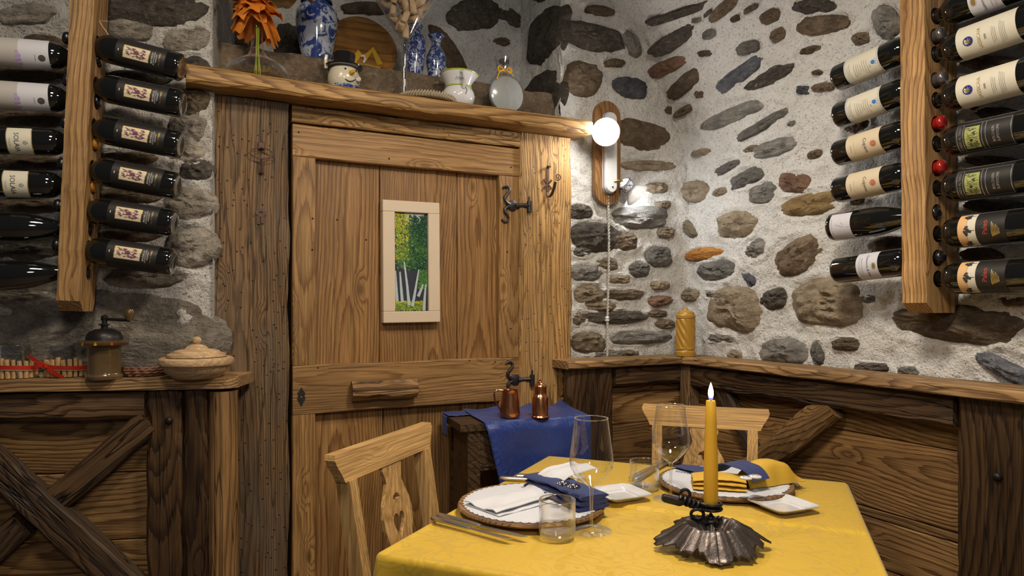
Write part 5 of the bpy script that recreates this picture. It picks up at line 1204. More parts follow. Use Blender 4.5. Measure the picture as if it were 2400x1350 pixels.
# ---------------------------------------------------------------- dining table with yellow cloth
ZT = .750
av = Vector((.912, -.410, 0)).normalized(); bv = Vector((-.41, -.912, 0)).normalized()
BLc = on_z(1289, 1069, ZT); BRc = on_z(1977, 1131, ZT)
av = (BRc-BLc); Lw = av.length; av.normalize()
FLc = on_z(897, 1293, ZT); FRc = BRc+(FLc-BLc)+Vector((.055, -.01, 0)); Ld = (FLc-BLc).length
def tp(s, t):   # s across (0 left .. 1 right), t from the back edge to the front edge
    return (BLc*(1-s)+BRc*s)*(1-t)+(FLc*(1-s)+FRc*s)*t
cen = tp(.5, .5)
tb = thing('dining_table', Vector((cen.x, cen.y, 0)), 'rectangular dining table under the yellow cloth', 'table')
wood_t = M['plankb']
topv = [tuple(tp(s, t)*1.0+Vector((0, 0, -.012+dz))-Vector((cen.x, cen.y, 0))) for dz in (-.03, 0) for s, t in ((.012, .012), (.988, .012), (.988, .988), (.012, .988))]
obj('table_top', (topv, [(0, 1, 2, 3), (7, 6, 5, 4), (1, 0, 4, 5), (2, 1, 5, 6), (3, 2, 6, 7), (0, 3, 7, 4)]), wood_t, tb, smooth=False)
for s, t in ((.06, .06), (.94, .06), (.94, .94), (.06, .94)):
    q = tp(s, t)-cen; obj('leg', box(q.x-.03, q.x+.03, q.y-.03, q.y+.03, 0.002, ZT-.045, .004), wood_t, tb, smooth=False)
# cloth: top, soft crease where two tables meet, and hanging sides
HANG = .24; rc = .014
def cloth_pt(s, t):
    """s,t beyond 0..1 hang over the edge (units: metres outside the edge)"""
    cs, ct = min(1, max(0, s)), min(1, max(0, t)); p = tp(cs, ct)
    ox = (s-cs); oy = (t-ct); over = math.hypot(ox, oy)
    outv = (av*(1 if ox > 0 else -1)*(abs(ox))+(FLc-BLc).normalized()*(oy))
    if over > 0:
        dirn = outv.normalized(); drop = max(0, over-rc); a = min(over/rc, 1)*math.pi/2
        fold = .012*math.sin(22*(cs*Lw+ct*Ld))*min(1, drop/.12)+.006*math.sin(47*(cs*Lw+ct*Ld)+1)*min(1, drop/.12)
        corner = min(abs(ox), abs(oy)); fold += .03*min(1, corner*6)*(.5+.5*min(1, drop/.1))*(drop)
        p = p+dirn*(rc*math.sin(a)+fold+.03*drop)+Vector((0, 0, -rc*(1-math.cos(a))-drop))
    cr = ct*Ld-.455; 
    if over == 0:
        p = p+Vector((0, 0, -.0030*math.exp(-(cr/.004)**2)+.0010*nz(cs*5, ct*6)-.0050*max(0, min(1, cr/.004))))
    return p
ss = [-HANG, -.17, -.10, -.05, -.03, -.014, -.010, -.006, -.003]+[i/44 for i in range(45)]+[1.003, 1.006, 1.010, 1.014, 1.03, 1.05, 1.10, 1.17, 1+HANG]
ts = [-.11, -.08, -.05, -.03, -.014, -.010, -.006, -.003]+[i/30*.455/Ld for i in range(29)]+[(.455+k)/Ld for k in (-.012, -.008, -.004, 0, .004, .008, .012)]+[.48+.52*i/26 for i in range(1, 27)]+[1.003, 1.006, 1.010, 1.014, 1.03, 1.05, 1.08, 1.12, 1.17, 1+HANG]
ts = sorted(t for i, t in enumerate(ts))
V = [tuple(cloth_pt(s, t)-Vector((cen.x, cen.y, 0))) for t in ts for s in ss]; ns = len(ss)
Fc = [(j*ns+i, j*ns+i+1, (j+1)*ns+i+1, (j+1)*ns+i)[::-1] for j in range(len(ts)-1) for i in range(ns-1)]
cl = obj('tablecloth', (V, Fc), M['cloth_y'], None, T((cen.x, cen.y, 0)), sharp=None)
props(cl, 'yellow damask tablecloth spread over the dining table', 'tablecloth')
sc_ = lambda p: p
ZTC = ZT+.0010
def ont(px, py): return on_z(px, py, ZTC)
yaw = math.atan2(av.y, av.x)
def face(p, ang=0.0): return T(p) @ Matrix.Rotation(ang, 4, 'Z')
# ---------------------------------------------------------------- place settings: wooden charger, lace doily
def scallop(r0, n, amp): return [((r0+amp*abs(math.sin(n*a/2)))*math.cos(a), (r0+amp*abs(math.sin(n*a/2)))*math.sin(a)) for a in [2*math.pi*i/(n*6) for i in range(n*6)]]
def setting(p, lab1, lab2, R0, seed):
    tr = obj('charger_plate', lathe([(.0001, .001), (R0*.86, .001), (R0*.97, .008), (R0, .013), (R0*.985, .018), (R0*.93, .0165), (.0001, .0160)], 90, rfun=lambda a, z: 1+.012*nz(math.cos(a)*6+seed, math.sin(a)*6, z*40)), M['tray'], None, T(p))
    props(tr, lab1, 'plate')
    n = 54; R1 = R0*.90
    holes = [[(R1*.985*math.cos(a)+.0014*math.cos(b), R1*.985*math.sin(a)+.0014*math.sin(b)) for b in [i*math.pi/3 for i in range(6)]] for a in [2*math.pi*(i+.5)/n for i in range(n)]]
    h2 = [[(R1*.95*math.cos(a)+.0010*math.cos(b), R1*.95*math.sin(a)+.0010*math.sin(b)) for b in [i*math.pi/2 for i in range(4)]] for a in [2*math.pi*i/n for i in range(n)]]
    dv, df = poly(scallop(R1, n, .0055), holes+h2, .0175, .0190)
    dv = [(x, y, z-.006*max(0, (math.hypot(x, y)-R1*.99)/.008) if False else z+.0006*nz(x*40, y*40)) for x, y, z in dv]
    d = obj('lace_doily', (dv, df), M['lace'], None, T(p), smooth=False); props(d, lab2, 'doily')
    return p+Vector((0, 0, .0195))
cA = Vector((.047, 1.672, ZTC)); cB = Vector((.582, 1.872, ZTC))
qA = setting(cA, 'round bark-edged wooden charger under the white and blue napkins', 'white lace-edged doily holding the white and blue napkins', .180, 1)
qB = setting(cB, 'round bark-edged wooden charger under the yellow napkin setting', 'white lace-edged doily holding the yellow napkin', .180, 2)
ZD = qA.z
def ond(px, py, dz=0.0): return on_z(px, py, ZD+dz)
def pad(a, b, w_, th, seed, layers=3, name='fold', mat=None, parent=None, bend=0.0, round_=.5):
    """folded cloth pad running from a to b (world), made of stacked soft layers"""
    a, b = Vector(a), Vector(b); L_ = (b-a).length; x = (b-a).normalized(); y = UP.cross(x); out = []
    for k in range(layers):
        z0 = th*k/layers; t_ = th/layers*.96; ww = w_*(1-.05*k)
        def fn(u, v, z0=z0, t_=t_, ww=ww, k=k):
            ang = v*2*math.pi; ex = 3.0
            cx = math.copysign(abs(math.cos(ang))**(2/ex), math.cos(ang))*ww/2; cz = math.copysign(abs(math.sin(ang))**(2/2.4), math.sin(ang))*t_/2
            wv = .010*nz(u*3+seed, v*2, k*1.7)+.004*nz(u*9+seed, k, 4)
            zz = z0+t_/2+cz+bend*math.sin(u*math.pi)*(k+1)/layers
            return tuple(a+x*(L_*(u))+y*(cx+wv)+Vector((0, 0, zz)))
        g = grid(18, 20, fn)
        n = 19; capa = [j*n for j in range(20)]; capb = [j*n+18 for j in range(20)]
        out.append((g[0], g[1]+[tuple(capa), tuple(reversed(capb))]))
    return out
# left setting: folded blue napkin, white envelope napkin laid over it, two beaded rosettes
nb = thing('blue_napkin', ond(1330, 1150), 'folded dark blue napkin lying across the left charger', 'napkin')
pa, pb = ond(1268, 1142), ond(1398, 1210)
pa, pb = ond(1262, 1138), ond(1392, 1196)
for g in pad(pa, pb, .092, .036, 3, 3, bend=.004): obj('fold', g, M['nap_b'], nb, Matrix.Identity(4), world=True)
nw = thing('white_napkin', ond(1230, 1180), 'folded white linen napkin sleeve crossing the blue napkin', 'napkin')
s0, s1 = ond(1125, 1196), ond(1345, 1140)
xw = (s1-s0).normalized(); yw = UP.cross(xw); Lw_ = (s1-s0).length
def sleeve(u, v, lift):
    base = .006+lift; up_ = .040*max(0.0, min(1.0, (u-.48)/.20))**1.0
    up_ = .043/(1+math.exp(-(u-.60)*26))
    wd = .118*(1-.25*u)
    return tuple(s0+xw*(Lw_*(u*1.15))+yw*((v-.5)*wd+.012*nz(u*3, v, 2)*(1-u))+Vector((0, 0, base+up_+.004*nz(u*6, v*5, 3)+.003*math.sin(v*9+u*4))))
obj('sleeve', thicken(grid(34, 14, lambda u, v: sleeve(u, v, .0025)), .0022), M['nap_w'], nw, Matrix.Identity(4), world=True)
obj('under_fold', thicken(grid(20, 10, lambda u, v: tuple(s0+xw*(Lw_*.55*u)+yw*((v-.5)*.125-.006)+Vector((0, 0, .0025+.002*nz(u*5, v*4))))), .0018), M['nap_w'], nw, Matrix.Identity(4), world=True)
for i, (x, y) in enumerate(((1318, 1133), (1343, 1140))):
    c = on_z(x, y, ZD+.058); ro = thing('beaded_rosette', c, 'dark beaded flower rosette on the white napkin sleeve, %s of the pair' % ('left one', 'right one')[i], 'ornament', 'beaded rosettes')
    obj('rosette', join(*[xf(tube([((.010+.0)*math.cos(a)+(.006*math.cos(b)), .010*math.sin(a)+.006*math.sin(b), .002*math.sin(2*b)) for b in [j*math.pi/5 for j in range(10)]], .0022, 5, closed=True), T((0, 0, 0))) for a in [k*math.pi/3 for k in range(6)]]), M['bead'], ro)
    obj('pearl', lathe([(.0001, .006), (.004, .004), (.005, 0), (.004, -.003), (.0001, -.005)], 12), M['porcelain'], ro)
# right setting: yellow folded napkin in a blue band with pale buttons
ny = thing('yellow_napkin', ond(1715, 1130), 'folded yellow napkin held by a blue band on the right charger', 'napkin')
ya, yb = ond(1622, 1140), ond(1812, 1128)
for k, g in enumerate(pad(ya, ond(1745, 1146), .085, .030, 9, 3, bend=.006)): obj('fold', g, M['nap_y'], ny, Matrix.Identity(4), world=True)
fa = ond(1738, 1143); fb = ond(1835, 1118)
fx = (fb-fa).normalized(); fy = UP.cross(fx); fl2 = (fb-fa).length
def fan(u, v):
    w_ = .05+.07*u; arch = .030+.030*math.sin(math.pi*min(1, u*.95)); y = (v-.5)*w_*1.1
    return tuple(fa+fx*(fl2*(u*1.02))+fy*(y+.006*nz(u*4, v*3))+Vector((0, 0, max(.002, arch*(1-(2*v-1)**4)*(1-max(0, u-.82)*4.2)+.003*nz(u*5, v*6)))))
obj('fanned_end', thicken(grid(22, 18, fan), .002), M['nap_y'], ny, Matrix.Identity(4), world=True)
bb = thing('blue_napkin_band', ond(1715, 1120), 'dark blue cloth band wrapped around the yellow napkin', 'napkin band')
b0, b1 = ond(1588, 1094), ond(1790, 1152)
bx = (b1-b0).normalized(); by = UP.cross(bx); bl = (b1-b0).length
def band(u, v):
    w_ = .050+.035*math.sin(u*math.pi*.9); hump = .052*math.exp(-((u-.76)/.27)**4)+.006*math.exp(-((u-.25)/.2)**2)
    return tuple(b0+bx*(bl*u)+by*((v-.5)*w_+.010*math.sin(u*4))+Vector((0, 0, .0035+hump+.002*nz(u*8, v*4))))
obj('band', thicken(grid(36, 8, band), .0018), M['nap_b'], bb, Matrix.Identity(4), world=True)
for i, (x, y) in enumerate(((1748, 1120), (1770, 1117))):
    c = on_z(x, y, ZD+.054); bt = thing('pale_button', c, 'pale spotted button sewn on the blue napkin band, %s of two' % ('left one', 'right one')[i], 'button', 'pale buttons')
    obj('button_disc', lathe([(.0001, .004), (.012, .0035), (.0155, .001), (.0145, -.002), (.0001, -.003)], 24), M['porcelain'], bt)
    obj('spots', join(*[xf(dome(.0016, .0008, 8), T((.008*math.cos(a), .008*math.sin(a), .0037))) for a in [k*1.25 for k in range(5)]]), M['bead'], bt)
# embroidered script on the right doily
es = []
for i, w_ in enumerate((0, 1, 2, 3, 4, 5)):
    a = ond(1584+i*6.5, 1106+i*1.1); es.append(tube([tuple(a), tuple(a+Vector((.004, .008, .0004))), tuple(a+Vector((.007, .001, .0004)))], .0008, 5))
em = obj('embroidery', join(*es), M['blueline'], None, T((0, 0, .0006))); props(em, 'dark blue embroidered script on the right doily', 'embroidery')
# ---------------------------------------------------------------- glasses
def wineglass(px, py, hpx, wpx, label):
    p = ont(px, py); k = p.y/F_PX; H = hpx*k; R0 = wpx*k/2
    t = thing('wine_glass', p, label, 'wine glass', 'wine glasses on the table')
    zb = H*.40
    bowl = [(.0045, zb-.004), (R0*.16, zb), (R0*.42, zb+H*.035), (R0*.80, zb+H*.115), (R0*.97, zb+H*.175), (R0, zb+H*.225), (R0*.96, zb+H*.30), (R0*.86, zb+H*.44), (R0*.755, H-.0015), (R0*.752, H)]
    obj('bowl', lathe(bowl, 48), M['glass'], t)
    obj('rim', tube([(R0*.752*math.cos(a), R0*.752*math.sin(a), H) for a in [i*math.pi/20 for i in range(40)]], .0010, 6, closed=True), M['rimglass'], t)
    obj('stem', lathe([(.0036, .012), (.0034, zb*.5), (.0042, zb*.9), (.0065, zb)], 16), M['glass2'], t)
    obj('foot', lathe([(R0*.93, .0005), (R0*.935, .0022), (R0*.6, .0045), (.010, .009), (.0036, .014)], 44), M['glass'], t)
wineglass(1386, 1246, 266, 103, 'large clear wine glass in front of the left charger')
wineglass(1572, 1172, 222, 87, 'clear wine glass in front of the right charger')
def tumbler(px, py, hpx, wpx, label):
    p = ont(px, py); k = p.y/F_PX; H = hpx*k; R0 = wpx*k/2
    t = thing('tumbler', p, label, 'tumbler', 'tumblers on the table')
    obj('wall', lathe([(R0*.90, .0015), (R0*.97, .006), (R0, .014), (R0, H-.001), (R0-.0012, H), (R0-.0024, H-.001), (R0-.0024, .016), (R0*.9, .011), (.0001, .010)], 44), M['glass'], t)
    obj('thick_base', lathe([(.0001, .0006), (R0*.86, .0006), (R0*.96, .004), (R0*.97, .008), (R0*.9, .0105), (.0001, .010)], 40), M['glass2'], t)
    obj('rim', tube([((R0-.0012)*math.cos(a), (R0-.0012)*math.sin(a), H) for a in [i*math.pi/20 for i in range(40)]], .0012, 6, closed=True), M['rimglass'], t)
tumbler(1306, 1256, 86, 86, 'low clear tumbler in front of the left charger')
tumbler(1510, 1146, 66, 68, 'low clear tumbler beside the right charger')
# ---------------------------------------------------------------- small square plates
def splate(px, py, L_, ang, label):
    p = ont(px, py)
    lv = [(.30, .0), (.62, .002), (.66, .008), (.99, .0155), (1.0, .018), (.97, .0178), (.64, .0105), (.60, .006), (.0001, .005)]
    V, Fc = [], []; n = 32
    def sq(a):
        c, s = math.cos(a), math.sin(a); e = 9.0; q = (abs(c)**e+abs(s)**e)**(-1/e); return c*q, s*q
    for (r_, z) in lv:
        for i in range(n):
            x, y = sq(2*math.pi*(i+.5)/n); V.append((x*r_*L_/2, y*r_*L_/2, z))
    for k in range(len(lv)-1):
        for i in range(n): Fc.append((k*n+i, k*n+(i+1) % n, (k+1)*n+(i+1) % n, (k+1)*n+i))
    Fc.append(tuple(reversed(range(n))))
    return props(obj('side_plate', (V, Fc), M['porcelain'], None, face(p, ang), sharp=35), label, 'plate', 'square side plates')
splate(1452, 1167, .128, yaw+.80, 'square white side plate between the two chargers')
splate(1834, 1194, .128, yaw+.77, 'square white side plate at the right of the table')
# ---------------------------------------------------------------- cutlery
def cutlery(a, b, kind, label, group, h0=.003):
    a, b = Vector(a), Vector(b); L_ = (b-a).length; x = (b-a).normalized(); y = UP.cross(x)
    t = thing('table_'+kind, axes(a+Vector((0, 0, h0)), x, y, UP), label, kind, group)
    hl = L_*.46
    obj('handle', tube([(0, 0, .004), (.006, 0, .0045), (hl*.5, 0, .0045), (hl, 0, .004), (hl+.012, 0, .004)], [.004, .0062, .0058, .0048, .0035], 10, flat=1.35), M['steel'], t)
    if kind == 'knife':
        o_ = [(hl, -.004), (hl+.01, -.007), (L_*.86, -.0095), (L_*.96, -.006), (L_, .003), (L_*.9, .006), (hl+.01, .005), (hl, .004)]
        obj('blade', poly(o_, [], .003, .0045), M['steel'], t, smooth=False)
    else:
        obj('neck', tube([(hl, 0, .004), (L_*.68, 0, .008), (L_*.75, 0, .007)], [.0035, .0028, .005], 8), M['steel'], t)
        obj('fork_head', grid(8, 6, lambda u, v: (L_*(.73+.11*u), (v-.5)*.024*math.sin(math.pi*(.18+.5*u)), .007-.004*u+.003*(2*v-1)**2)), M['steel'], t)
        for k in range(4): obj('tine', tube([(L_*.83, (k-1.5)*.0066, .0036), (L_*.92, (k-1.5)*.0066, .003), (L_, (k-1.5)*.0064, .0075)], [.0019, .0017, .0009], 6), M['steel'], t)
cutlery(ont(1012, 1221), ont(1200, 1271), 'knife', 'steel table knife by the left charger, nearer to the table edge', 'table knives')
cutlery(ont(1026, 1214), ont(1236, 1267), 'knife', 'steel table knife by the left charger, nearer to the charger', 'table knives')
cutlery(ont(1172, 1126), ont(1352, 1134), 'fork', 'steel fork behind the left charger, with its handle end showing', 'table forks')
cutlery(ont(1208, 1121), ont(1372, 1124), 'fork', 'steel fork behind the left charger, farther from the charger', 'table forks')
cutlery(ont(1478, 1128), ont(1560, 1068) if False else ont(1556, 1083), 'knife', 'steel table knife seen through the right tumbler, left one', 'table knives')
cutlery(ont(1490, 1131), ont(1568, 1085), 'knife', 'steel table knife seen through the right tumbler, right one', 'table knives')
cutlery(ont(1790, 1098), ont(1850, 1140), 'fork', 'steel fork resting at the edge of the right charger', 'table forks')
cutlery(ont(1812, 1100), ont(1872, 1150), 'fork', 'steel fork on the cloth at the right of the right charger', 'table forks')
# ---------------------------------------------------------------- candle and wrought leaf holder
pc_ = ont(1668, 1284); pc_ = Vector((pc_.x, pc_.y, ZTC))
hl_ = thing('candle_holder', pc_, 'dark wrought metal vine leaf candle holder with a twisted wire grip', 'candle holder')
lobes = [(-3.05, .116, .42), (-2.35, .098, .40), (-1.60, .108, .48), (-.90, .102, .42), (-.25, .100, .36), (.18, .125, .24), (1.15, .090, .5), (2.1, .095, .55)]
def leaf(u, v):
    th = v*2*math.pi-math.pi; R0 = .072
    for a, q, wd in lobes:
        d = (th-a+math.pi) % (2*math.pi)-math.pi; R0 = max(R0, .072+(q-.072)*math.exp(-(d/wd)**2))
    R0 += .0028*math.sin(th*31)+.0018*math.sin(th*47+1)
    r_ = R0*u; RC = .054+.006*nz(math.cos(th)*1.3, math.sin(th)*1.3, 2)
    back = .5+.5*math.sin(th)                                       # the far side stays high
    if r_ < RC: z = .016+.035*math.sin(r_/RC*math.pi/2)**3
    else: z = .051-(1.00-.68*back)*(r_-RC)**1.0
    z += .0040*nz(th*1.6, r_*30, 1)*min(1, u*1.4)+.0022*math.sin(th*13+1)*u*u+.0008*math.sin(th*33)*u
    return (r_*math.cos(th)*1.02, r_*math.sin(th)*.92, max(.0030+.0012*u, z))
lf_ = grid(20, 150, leaf)
obj('vine_leaf', thicken(lf_, .0020), M['pewter'], hl_, Matrix.Rotation(-.10, 4, 'Z'), sharp=None)
obj('leaf_vein', join(*[tube([(leaf(k/12, (a+math.pi)/(2*math.pi))[0], leaf(k/12, (a+math.pi)/(2*math.pi))[1], leaf(k/12, (a+math.pi)/(2*math.pi))[2]+.0006) for k in range(1, 13)], .0012, 5) for a, q, wd in lobes]), M['pewter'], hl_, Matrix.Rotation(-.10, 4, 'Z'))
cp = on_z(1666, 1186, ZTC+.062)-pc_; cr_ = .0215; zc1 = .066
cpx = Vector((cp.x, cp.y, 0)); 
cpx = (on_z(1666, 1192, ZTC+.070)-pc_); cb = cpx.copy()
ringp = lambda z, rr, n=28: [(cb.x+rr*math.cos(a), cb.y+rr*math.sin(a), z) for a in [i*2*math.pi/n for i in range(n)]]
obj('cup', lathe([(.0001, .0), (.016, .0), (.018, .003), (.018, .010)], 24), M['darkiron'], hl_, T((cb.x, cb.y, cb.z-.004)))
obj('cup_ring', tube(ringp(cb.z+.001, .0215), .0034, 8, closed=True), M['darkiron'], hl_)
obj('cup_ring', tube(ringp(cb.z+.011, .0215), .0034, 8, closed=True), M['darkiron'], hl_)
spi = [(.010*math.cos(i*.5)*(1-i/70)+.004, .010*math.sin(i*.5)*(1-i/70)+.002, .048+(cb.z-.058)*i/36*.9) for i in range(34)]
obj('spiral_stem', tube([(cb.x*(i/33)+q[0]*(1-i/33), cb.y*(i/33)+q[1]*(1-i/33), q[2]) for i, q in enumerate(spi)], .0040, 8), M['darkiron'], hl_)
gx = -ray(1666, 1190).cross(UP).normalized()*1.0
gx = Vector((-1, .10, 0)).normalized()
tw1 = [tuple(cb+gx*(.020+.0018*i)+Vector((0, .008*math.cos(i*.62), .004+.0085*math.sin(i*.62)+.0006*i))) for i in range(26)]
tw2 = [tuple(cb+gx*(.020+.0018*i)+Vector((0, .008*math.cos(i*.62+math.pi), .004+.0085*math.sin(i*.62+math.pi)+.0006*i))) for i in range(26)]
obj('twisted_wire', tube(tw1, .0036, 8), M['darkiron'], hl_); obj('twisted_wire', tube(tw2, .0036, 8), M['darkiron'], hl_)
obj('wire_loop', tube([tuple(cb+gx*(.052+.010*math.cos(a))+Vector((0, .004, .026+.012*math.sin(a)))) for a in [i*math.pi/8 for i in range(16)]], .0036, 8, closed=True), M['darkiron'], hl_)
obj('wire_loop', tube([tuple(cb+gx*(.030+.013*math.cos(a))+Vector((0, -.008, -.010+.010*math.sin(a)))) for a in [i*math.pi/8 for i in range(16)]], .0036, 8, closed=True), M['darkiron'], hl_)
gb_ = cb+gx*.066+Vector((0, 0, .016))
obj('grip_end', box(-.022, .022, -.009, .009, -.008, .008, .003), M['iron'], hl_, T(gb_+gx*.014) @ Matrix.Rotation(.25, 4, 'Y'), smooth=False)
cd_b = pc_+cb+Vector((0, 0, .0065)); k = cd_b.y/F_PX; Hc = 246*k
cnd = thing('candle', cd_b, 'tall tapered yellow candle burning in the leaf holder', 'candle')
obj('wax', lathe([(.0001, 0), (.0146, .0), (.0150, .002), (.0146, Hc*.4), (.0118, Hc*.8), (.0100, Hc-.002), (.0090, Hc), (.006, Hc-.003), (.0001, Hc-.004)], 30), M['candle'], cnd)
obj('wick', tube([(0, 0, Hc-.005), (.0004, 0, Hc+.004), (.0015, 0, Hc+.009)], .0011, 6), M['darkiron'], cnd)
fh = 40*k
obj('flame', xf(lathe([(.0001, .0), (.0040, fh*.14), (.0058, fh*.32), (.0048, fh*.58), (.0022, fh*.84), (.0001, fh)], 16), T((0, 0, Hc+.002))), M['flame'], cnd)
obj('flame_base', xf(lathe([(.0001, -.0005), (.0042, fh*.05), (.0048, fh*.16), (.0042, fh*.15)], 16), T((0, 0, Hc+.001))), M['flame_b'], cnd)
# ---------------------------------------------------------------- chairs
def chair(c, fwd, label, wid=.43, ztop=.912):
    y = Vector(fwd).normalized(); x = y.cross(UP); m = axes(Vector((c[0], c[1], 0)), x, y, UP)
    t = thing('dining_chair', m, label, 'chair', 'heart-backed pine chairs')
    lean = lambda z: -.075*max(0, (z-.45))/.46+.075            # back edge moves away from the seat going up; 0 at the top
    w2 = wid/2; zr0 = ztop-.066
    def prof(s): # rail end outline, flared
        return [(s*(w2-.028), zr0), (s*(w2-.020), zr0+.018), (s*(w2-.006), zr0+.040), (s*w2, zr0+.054), (s*(w2-.003), ztop)]
    o_ = prof(1)+list(reversed(prof(-1)))
    def uprightm(z0): # local plate in xz plane: poly xy -> x,z ; thickness along y
        return Matrix(((1, 0, 0, 0), (0, 0, -1, 0), (0, 1, 0, 0), (0, 0, 0, 1)))
    rv, rf = poly(o_, [], -.014, .014)
    rv = [(a, b_, c_) for a, b_, c_ in rv]
    def leanit(vs, dy=0.0): return [(a, -c_+lean(b_)+dy, b_) for a, b_, c_ in vs]
    me_v = leanit(rv); ro = obj('top_rail', (me_v, rf), M['chair'], t, smooth=False)
    for s in (-1, 1):
        xa, xb = s*(w2-.052), s*(w2-.066); V, Fc = [], []
        zz = [0.003, .45, zr0+.002]
        for z in zz:
            cx = xa+(xb-xa)*(1-(z/zr0))*1.0; ww = .016 if z > .4 else .015; dy = lean(z) if z >= .45 else lean(.45)-.05*(1-z/.45)
            for (a, b_) in ((-1, -1), (1, -1), (1, 1), (-1, 1)): V.append((cx+a*ww, dy+b_*.019, z))
        for k_ in range(2):
            for i in range(4): Fc.append((k_*4+i, k_*4+(i+1) % 4, k_*4+4+(i+1) % 4, k_*4+4+i))
        Fc += [(3, 2, 1, 0), (8, 9, 10, 11)]
        # wood grain runs along local x, so store the post lying down
        pv = [(p_[2], p_[0], p_[1]) for p_ in V]
        obj('back_post', (pv, [tuple(f) for f in Fc]), M['chair'], t, Matrix(((0, 1, 0, 0), (0, 0, 1, 0), (1, 0, 0, 0), (0, 0, 0, 1))), smooth=False)
    half = [(.042, zr0+.004), (.046, zr0-.012), (.040, zr0-.028), (.036, zr0-.045), (.046, zr0-.068), (.062, zr0-.095), (.069, zr0-.125), (.066, zr0-.155), (.055, zr0-.190), (.042, zr0-.225), (.032, zr0-.260), (.028, zr0-.290), (.032, zr0-.330), (.042, .455)]
    o_ = half+[(-a, b_) for a, b_ in reversed(half)]
    hy = zr0-.150; heart = []
    for i in range(26):
        a = 2*math.pi*i/26; heart.append((0.0018*16*math.sin(a)**3*.92, hy+.0023*(13*math.cos(a)-5*math.cos(2*a)-2*math.cos(3*a)-math.cos(4*a))))
    cres = [(.018, zr0-.088), (.012, zr0-.078), (0, zr0-.074), (-.012, zr0-.078), (-.018, zr0-.088), (-.006, zr0-.090), (-.002, zr0-.104), (.002, zr0-.104), (.006, zr0-.090)]
    sv, sf = poly(o_, [heart, cres], -.005, .005)
    sv2 = leanit(sv, .006); obj('back_splat', ([(q[2], q[0], q[1]) for q in sv2], sf), M['chair'], t, Matrix(((0, 1, 0, 0), (0, 0, 1, 0), (1, 0, 0, 0), (0, 0, 0, 1))), smooth=False)
    so_ = [(-w2+.03, .03), (w2-.03, .03), (w2, .42), (w2-.02, .445), (-w2+.02, .445), (-w2, .42)]
    obj('seat', xf(poly(so_, [], .430, .455), T((0, .04, 0))), M['chair'], t, smooth=False)
    for s in (-1, 1):
        lv_ = tube([(s*(w2-.05), .41, .43), (s*(w2-.03), .435, .003)], [.024, .017], 4)
        obj('front_leg', ([(q[2], q[0], q[1]) for q in lv_[0]], lv_[1]), M['chair'], t, Matrix(((0, 1, 0, 0), (0, 0, 1, 0), (1, 0, 0, 0), (0, 0, 0, 1))), smooth=False)
    return t
e0, e1 = on_z(768, 1071, .91), on_z(1003, 990, .91); c0 = (e0+e1)/2; xr = (e1-e0).normalized()
chair(c0, (xr.y, -xr.x, 0), 'pine dining chair with heart-pierced back at the left side of the table', min(.47, (e1-e0).length+.01))
e0, e1 = on_z(1506, 948, .91), on_z(1804, 962, .91); c1 = (e0+e1)/2; xr = (e1-e0).normalized()
chair(c1, (xr.y, -xr.x, 0), 'pine dining chair with heart-pierced back behind the table, against the panelling', (e1-e0).length)
# ---------------------------------------------------------------- small table with blue cloth, copper mug and shaker
ZB = .868
f0, f1 = on_z(1133, 990, ZB), on_z(1382, 975, ZB)
sx = (f1-f0).normalized(); sy = UP.cross(sx); wS = (f1-f0).length; dS = .255
st = thing('side_table', Vector((*((f0+f1)/2+sy*dS/2).xy, 0)), 'small dark wooden side table under the blue cloth, by the door', 'table')
def sp(a, b, z): return f0+sx*(a*wS)+sy*(b*dS)+Vector((0, 0, z-ZB))
def slab(a0, a1, b0, b1, z0, z1): return ([tuple(sp(a, b, z)) for z in (z0, z1) for a, b in ((a0, b0), (a1, b0), (a1, b1), (a0, b1))], [(3, 2, 1, 0), (4, 5, 6, 7), (0, 1, 5, 4), (1, 2, 6, 5), (2, 3, 7, 6), (3, 0, 4, 7)])
obj('table_top', slab(-.20, .985, .012, .99, ZB-.028, ZB-.004), M['darkp'], st, Matrix.Identity(4), smooth=False, world=True)
for a, b in ((-.13, .04), (.86, .04), (.86, .86), (-.13, .86)): obj('leg', slab(a, a+.11, b, b+.10, .003, ZB-.03), M['darkp'], st, Matrix.Identity(4), smooth=False, world=True)
obj('side_panel', slab(-.12, -.07, .14, .86, .30, ZB-.03), M['darkp'], st, Matrix.Identity(4), smooth=False, world=True)
obj('apron', slab(-.02, .86, .05, .08, ZB-.16, ZB-.03), M['darkp'], st, Matrix.Identity(4), smooth=False, world=True)
def bcloth(u, v):
    # u across, v from the back edge over the front and down
    vb = v*(dS+.27); top = vb < dS; a = u; w_ = .003*nz(u*5, v*9)+.004*nz(u*11, v*5, 3)
    if top:
        b = 1-vb/dS; edge = max(0, (a-.86)/.14)
        z = ZB+.001+w_*.5+.012*edge*edge*max(0, b-.05); rp = max(0.0, b-.6)*.035*(.5+.5*math.sin(u*17+2))*(.35+u)
        return tuple(sp(a, b, z+rp))
    dr = vb-dS; curl = max(0, dr-.20)*1.2; q = sp(a+.18*min(1, max(0, .25-a)/.25)*dr/.27*0.9, 0, ZB)
    bell = .012*math.sin(u*10+1)*min(1, dr/.1)+.018*min(1, dr/.03)
    return tuple(q-sy*bell+Vector((0, 0, -max(0, dr-.006)+w_)))
bc = obj('blue_cloth', thicken(grid(34, 60, bcloth), .0016), M['cloth_b'], None, Matrix.Identity(4), sharp=None); props(bc, 'dark blue damask cloth draped over the side table by the door', 'tablecloth')
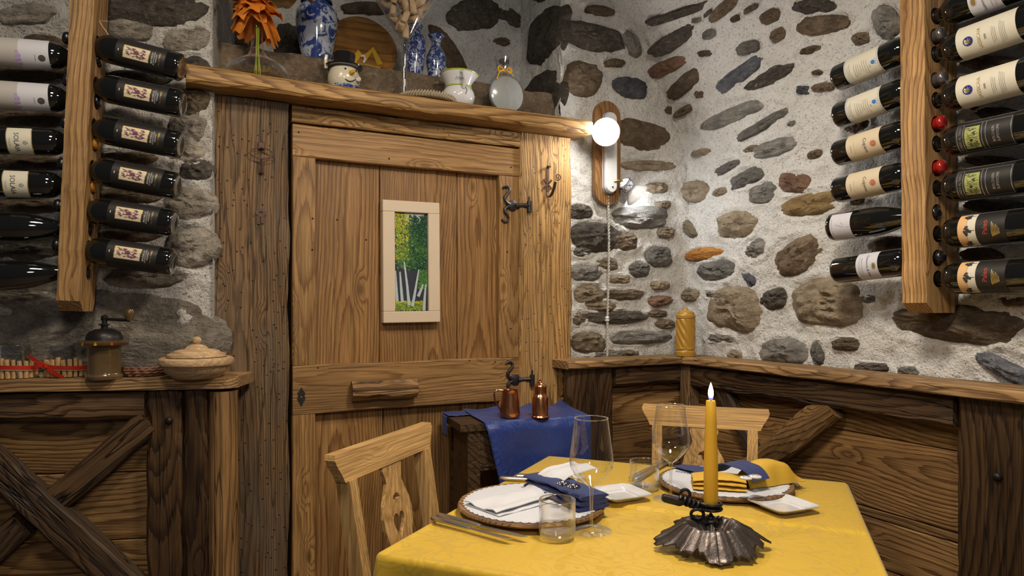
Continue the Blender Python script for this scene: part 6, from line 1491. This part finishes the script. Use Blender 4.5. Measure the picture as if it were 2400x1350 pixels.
bc2 = obj('flap', thicken(grid(10, 14, lambda u, v: tuple(sp(-.20+.20*u, .62+.36*v, ZB+.0012+.003*nz(u*4, v*6)))), .0016), M['cloth_b'], bc, Matrix.Identity(4), sharp=None, world=True)
obj('hanging_corner', thicken(grid(8, 8, lambda u, v: tuple(sp(-.215+.012*nz(u*5, v), .62+.26*u, ZB-.07*v))), .0016), M['cloth_b'], bc, Matrix.Identity(4), sharp=None, world=True)
ps = on_z(1195, 977, ZB+.006); k = ps.y/F_PX
mg = thing('copper_mug', axes(ps, Vector((1, 0, 0)), Vector((0, 1, 0)), UP), 'small copper jug with a curved handle on the blue cloth', 'jug')
Hm = 64*k; obj('body', lathe([(.0001, .0), (22*k, .0), (24*k, .004), (24*k, Hm*.18), (22*k, Hm*.45), (19*k, Hm*.85), (18.5*k, Hm*.96), (19.8*k, Hm), (18.6*k, Hm*.99), (17.5*k, Hm*.8), (20*k, Hm*.2), (.0001, .006)], 40), M['copper'], mg)
obj('handle', tube([(-16*k, 0, Hm*.97), (-30*k, -.002, Hm*1.0), (-37*k, -.004, Hm*.86), (-35*k, -.004, Hm*.62), (-22*k, 0, Hm*.22)], [.0028, .0030, .0030, .0028, .0025], 8, flat=1.5), M['copper'], mg)
ps = on_z(1266, 977, ZB+.006); k = ps.y/F_PX; Hs = 88*k
sk = thing('copper_shaker', ps, 'copper shaker with a domed lid and knob on the blue cloth', 'shaker')
obj('body', lathe([(.0001, 0), (21*k, 0), (21.5*k, .002), (20*k, .006), (19*k, Hs*.05), (18.8*k, Hs*.50), (17*k, Hs*.56), (14.5*k, Hs*.60), (14*k, Hs*.62), (14*k, Hs*.80)], 40), M['copper'], sk)
ld = obj('lid', lathe([(14*k, Hs*.79), (15*k, Hs*.80), (15*k, Hs*.815), (12*k, Hs*.87), (6*k, Hs*.91), (3*k, Hs*.925)], 36), M['copper'], sk)
obj('knob', lathe([(3*k, Hs*.92), (5*k, Hs*.93), (4*k, Hs*.95), (2.4*k, Hs*.965), (3.4*k, Hs*.985), (.0001, Hs)], 20), M['copper'], ld)
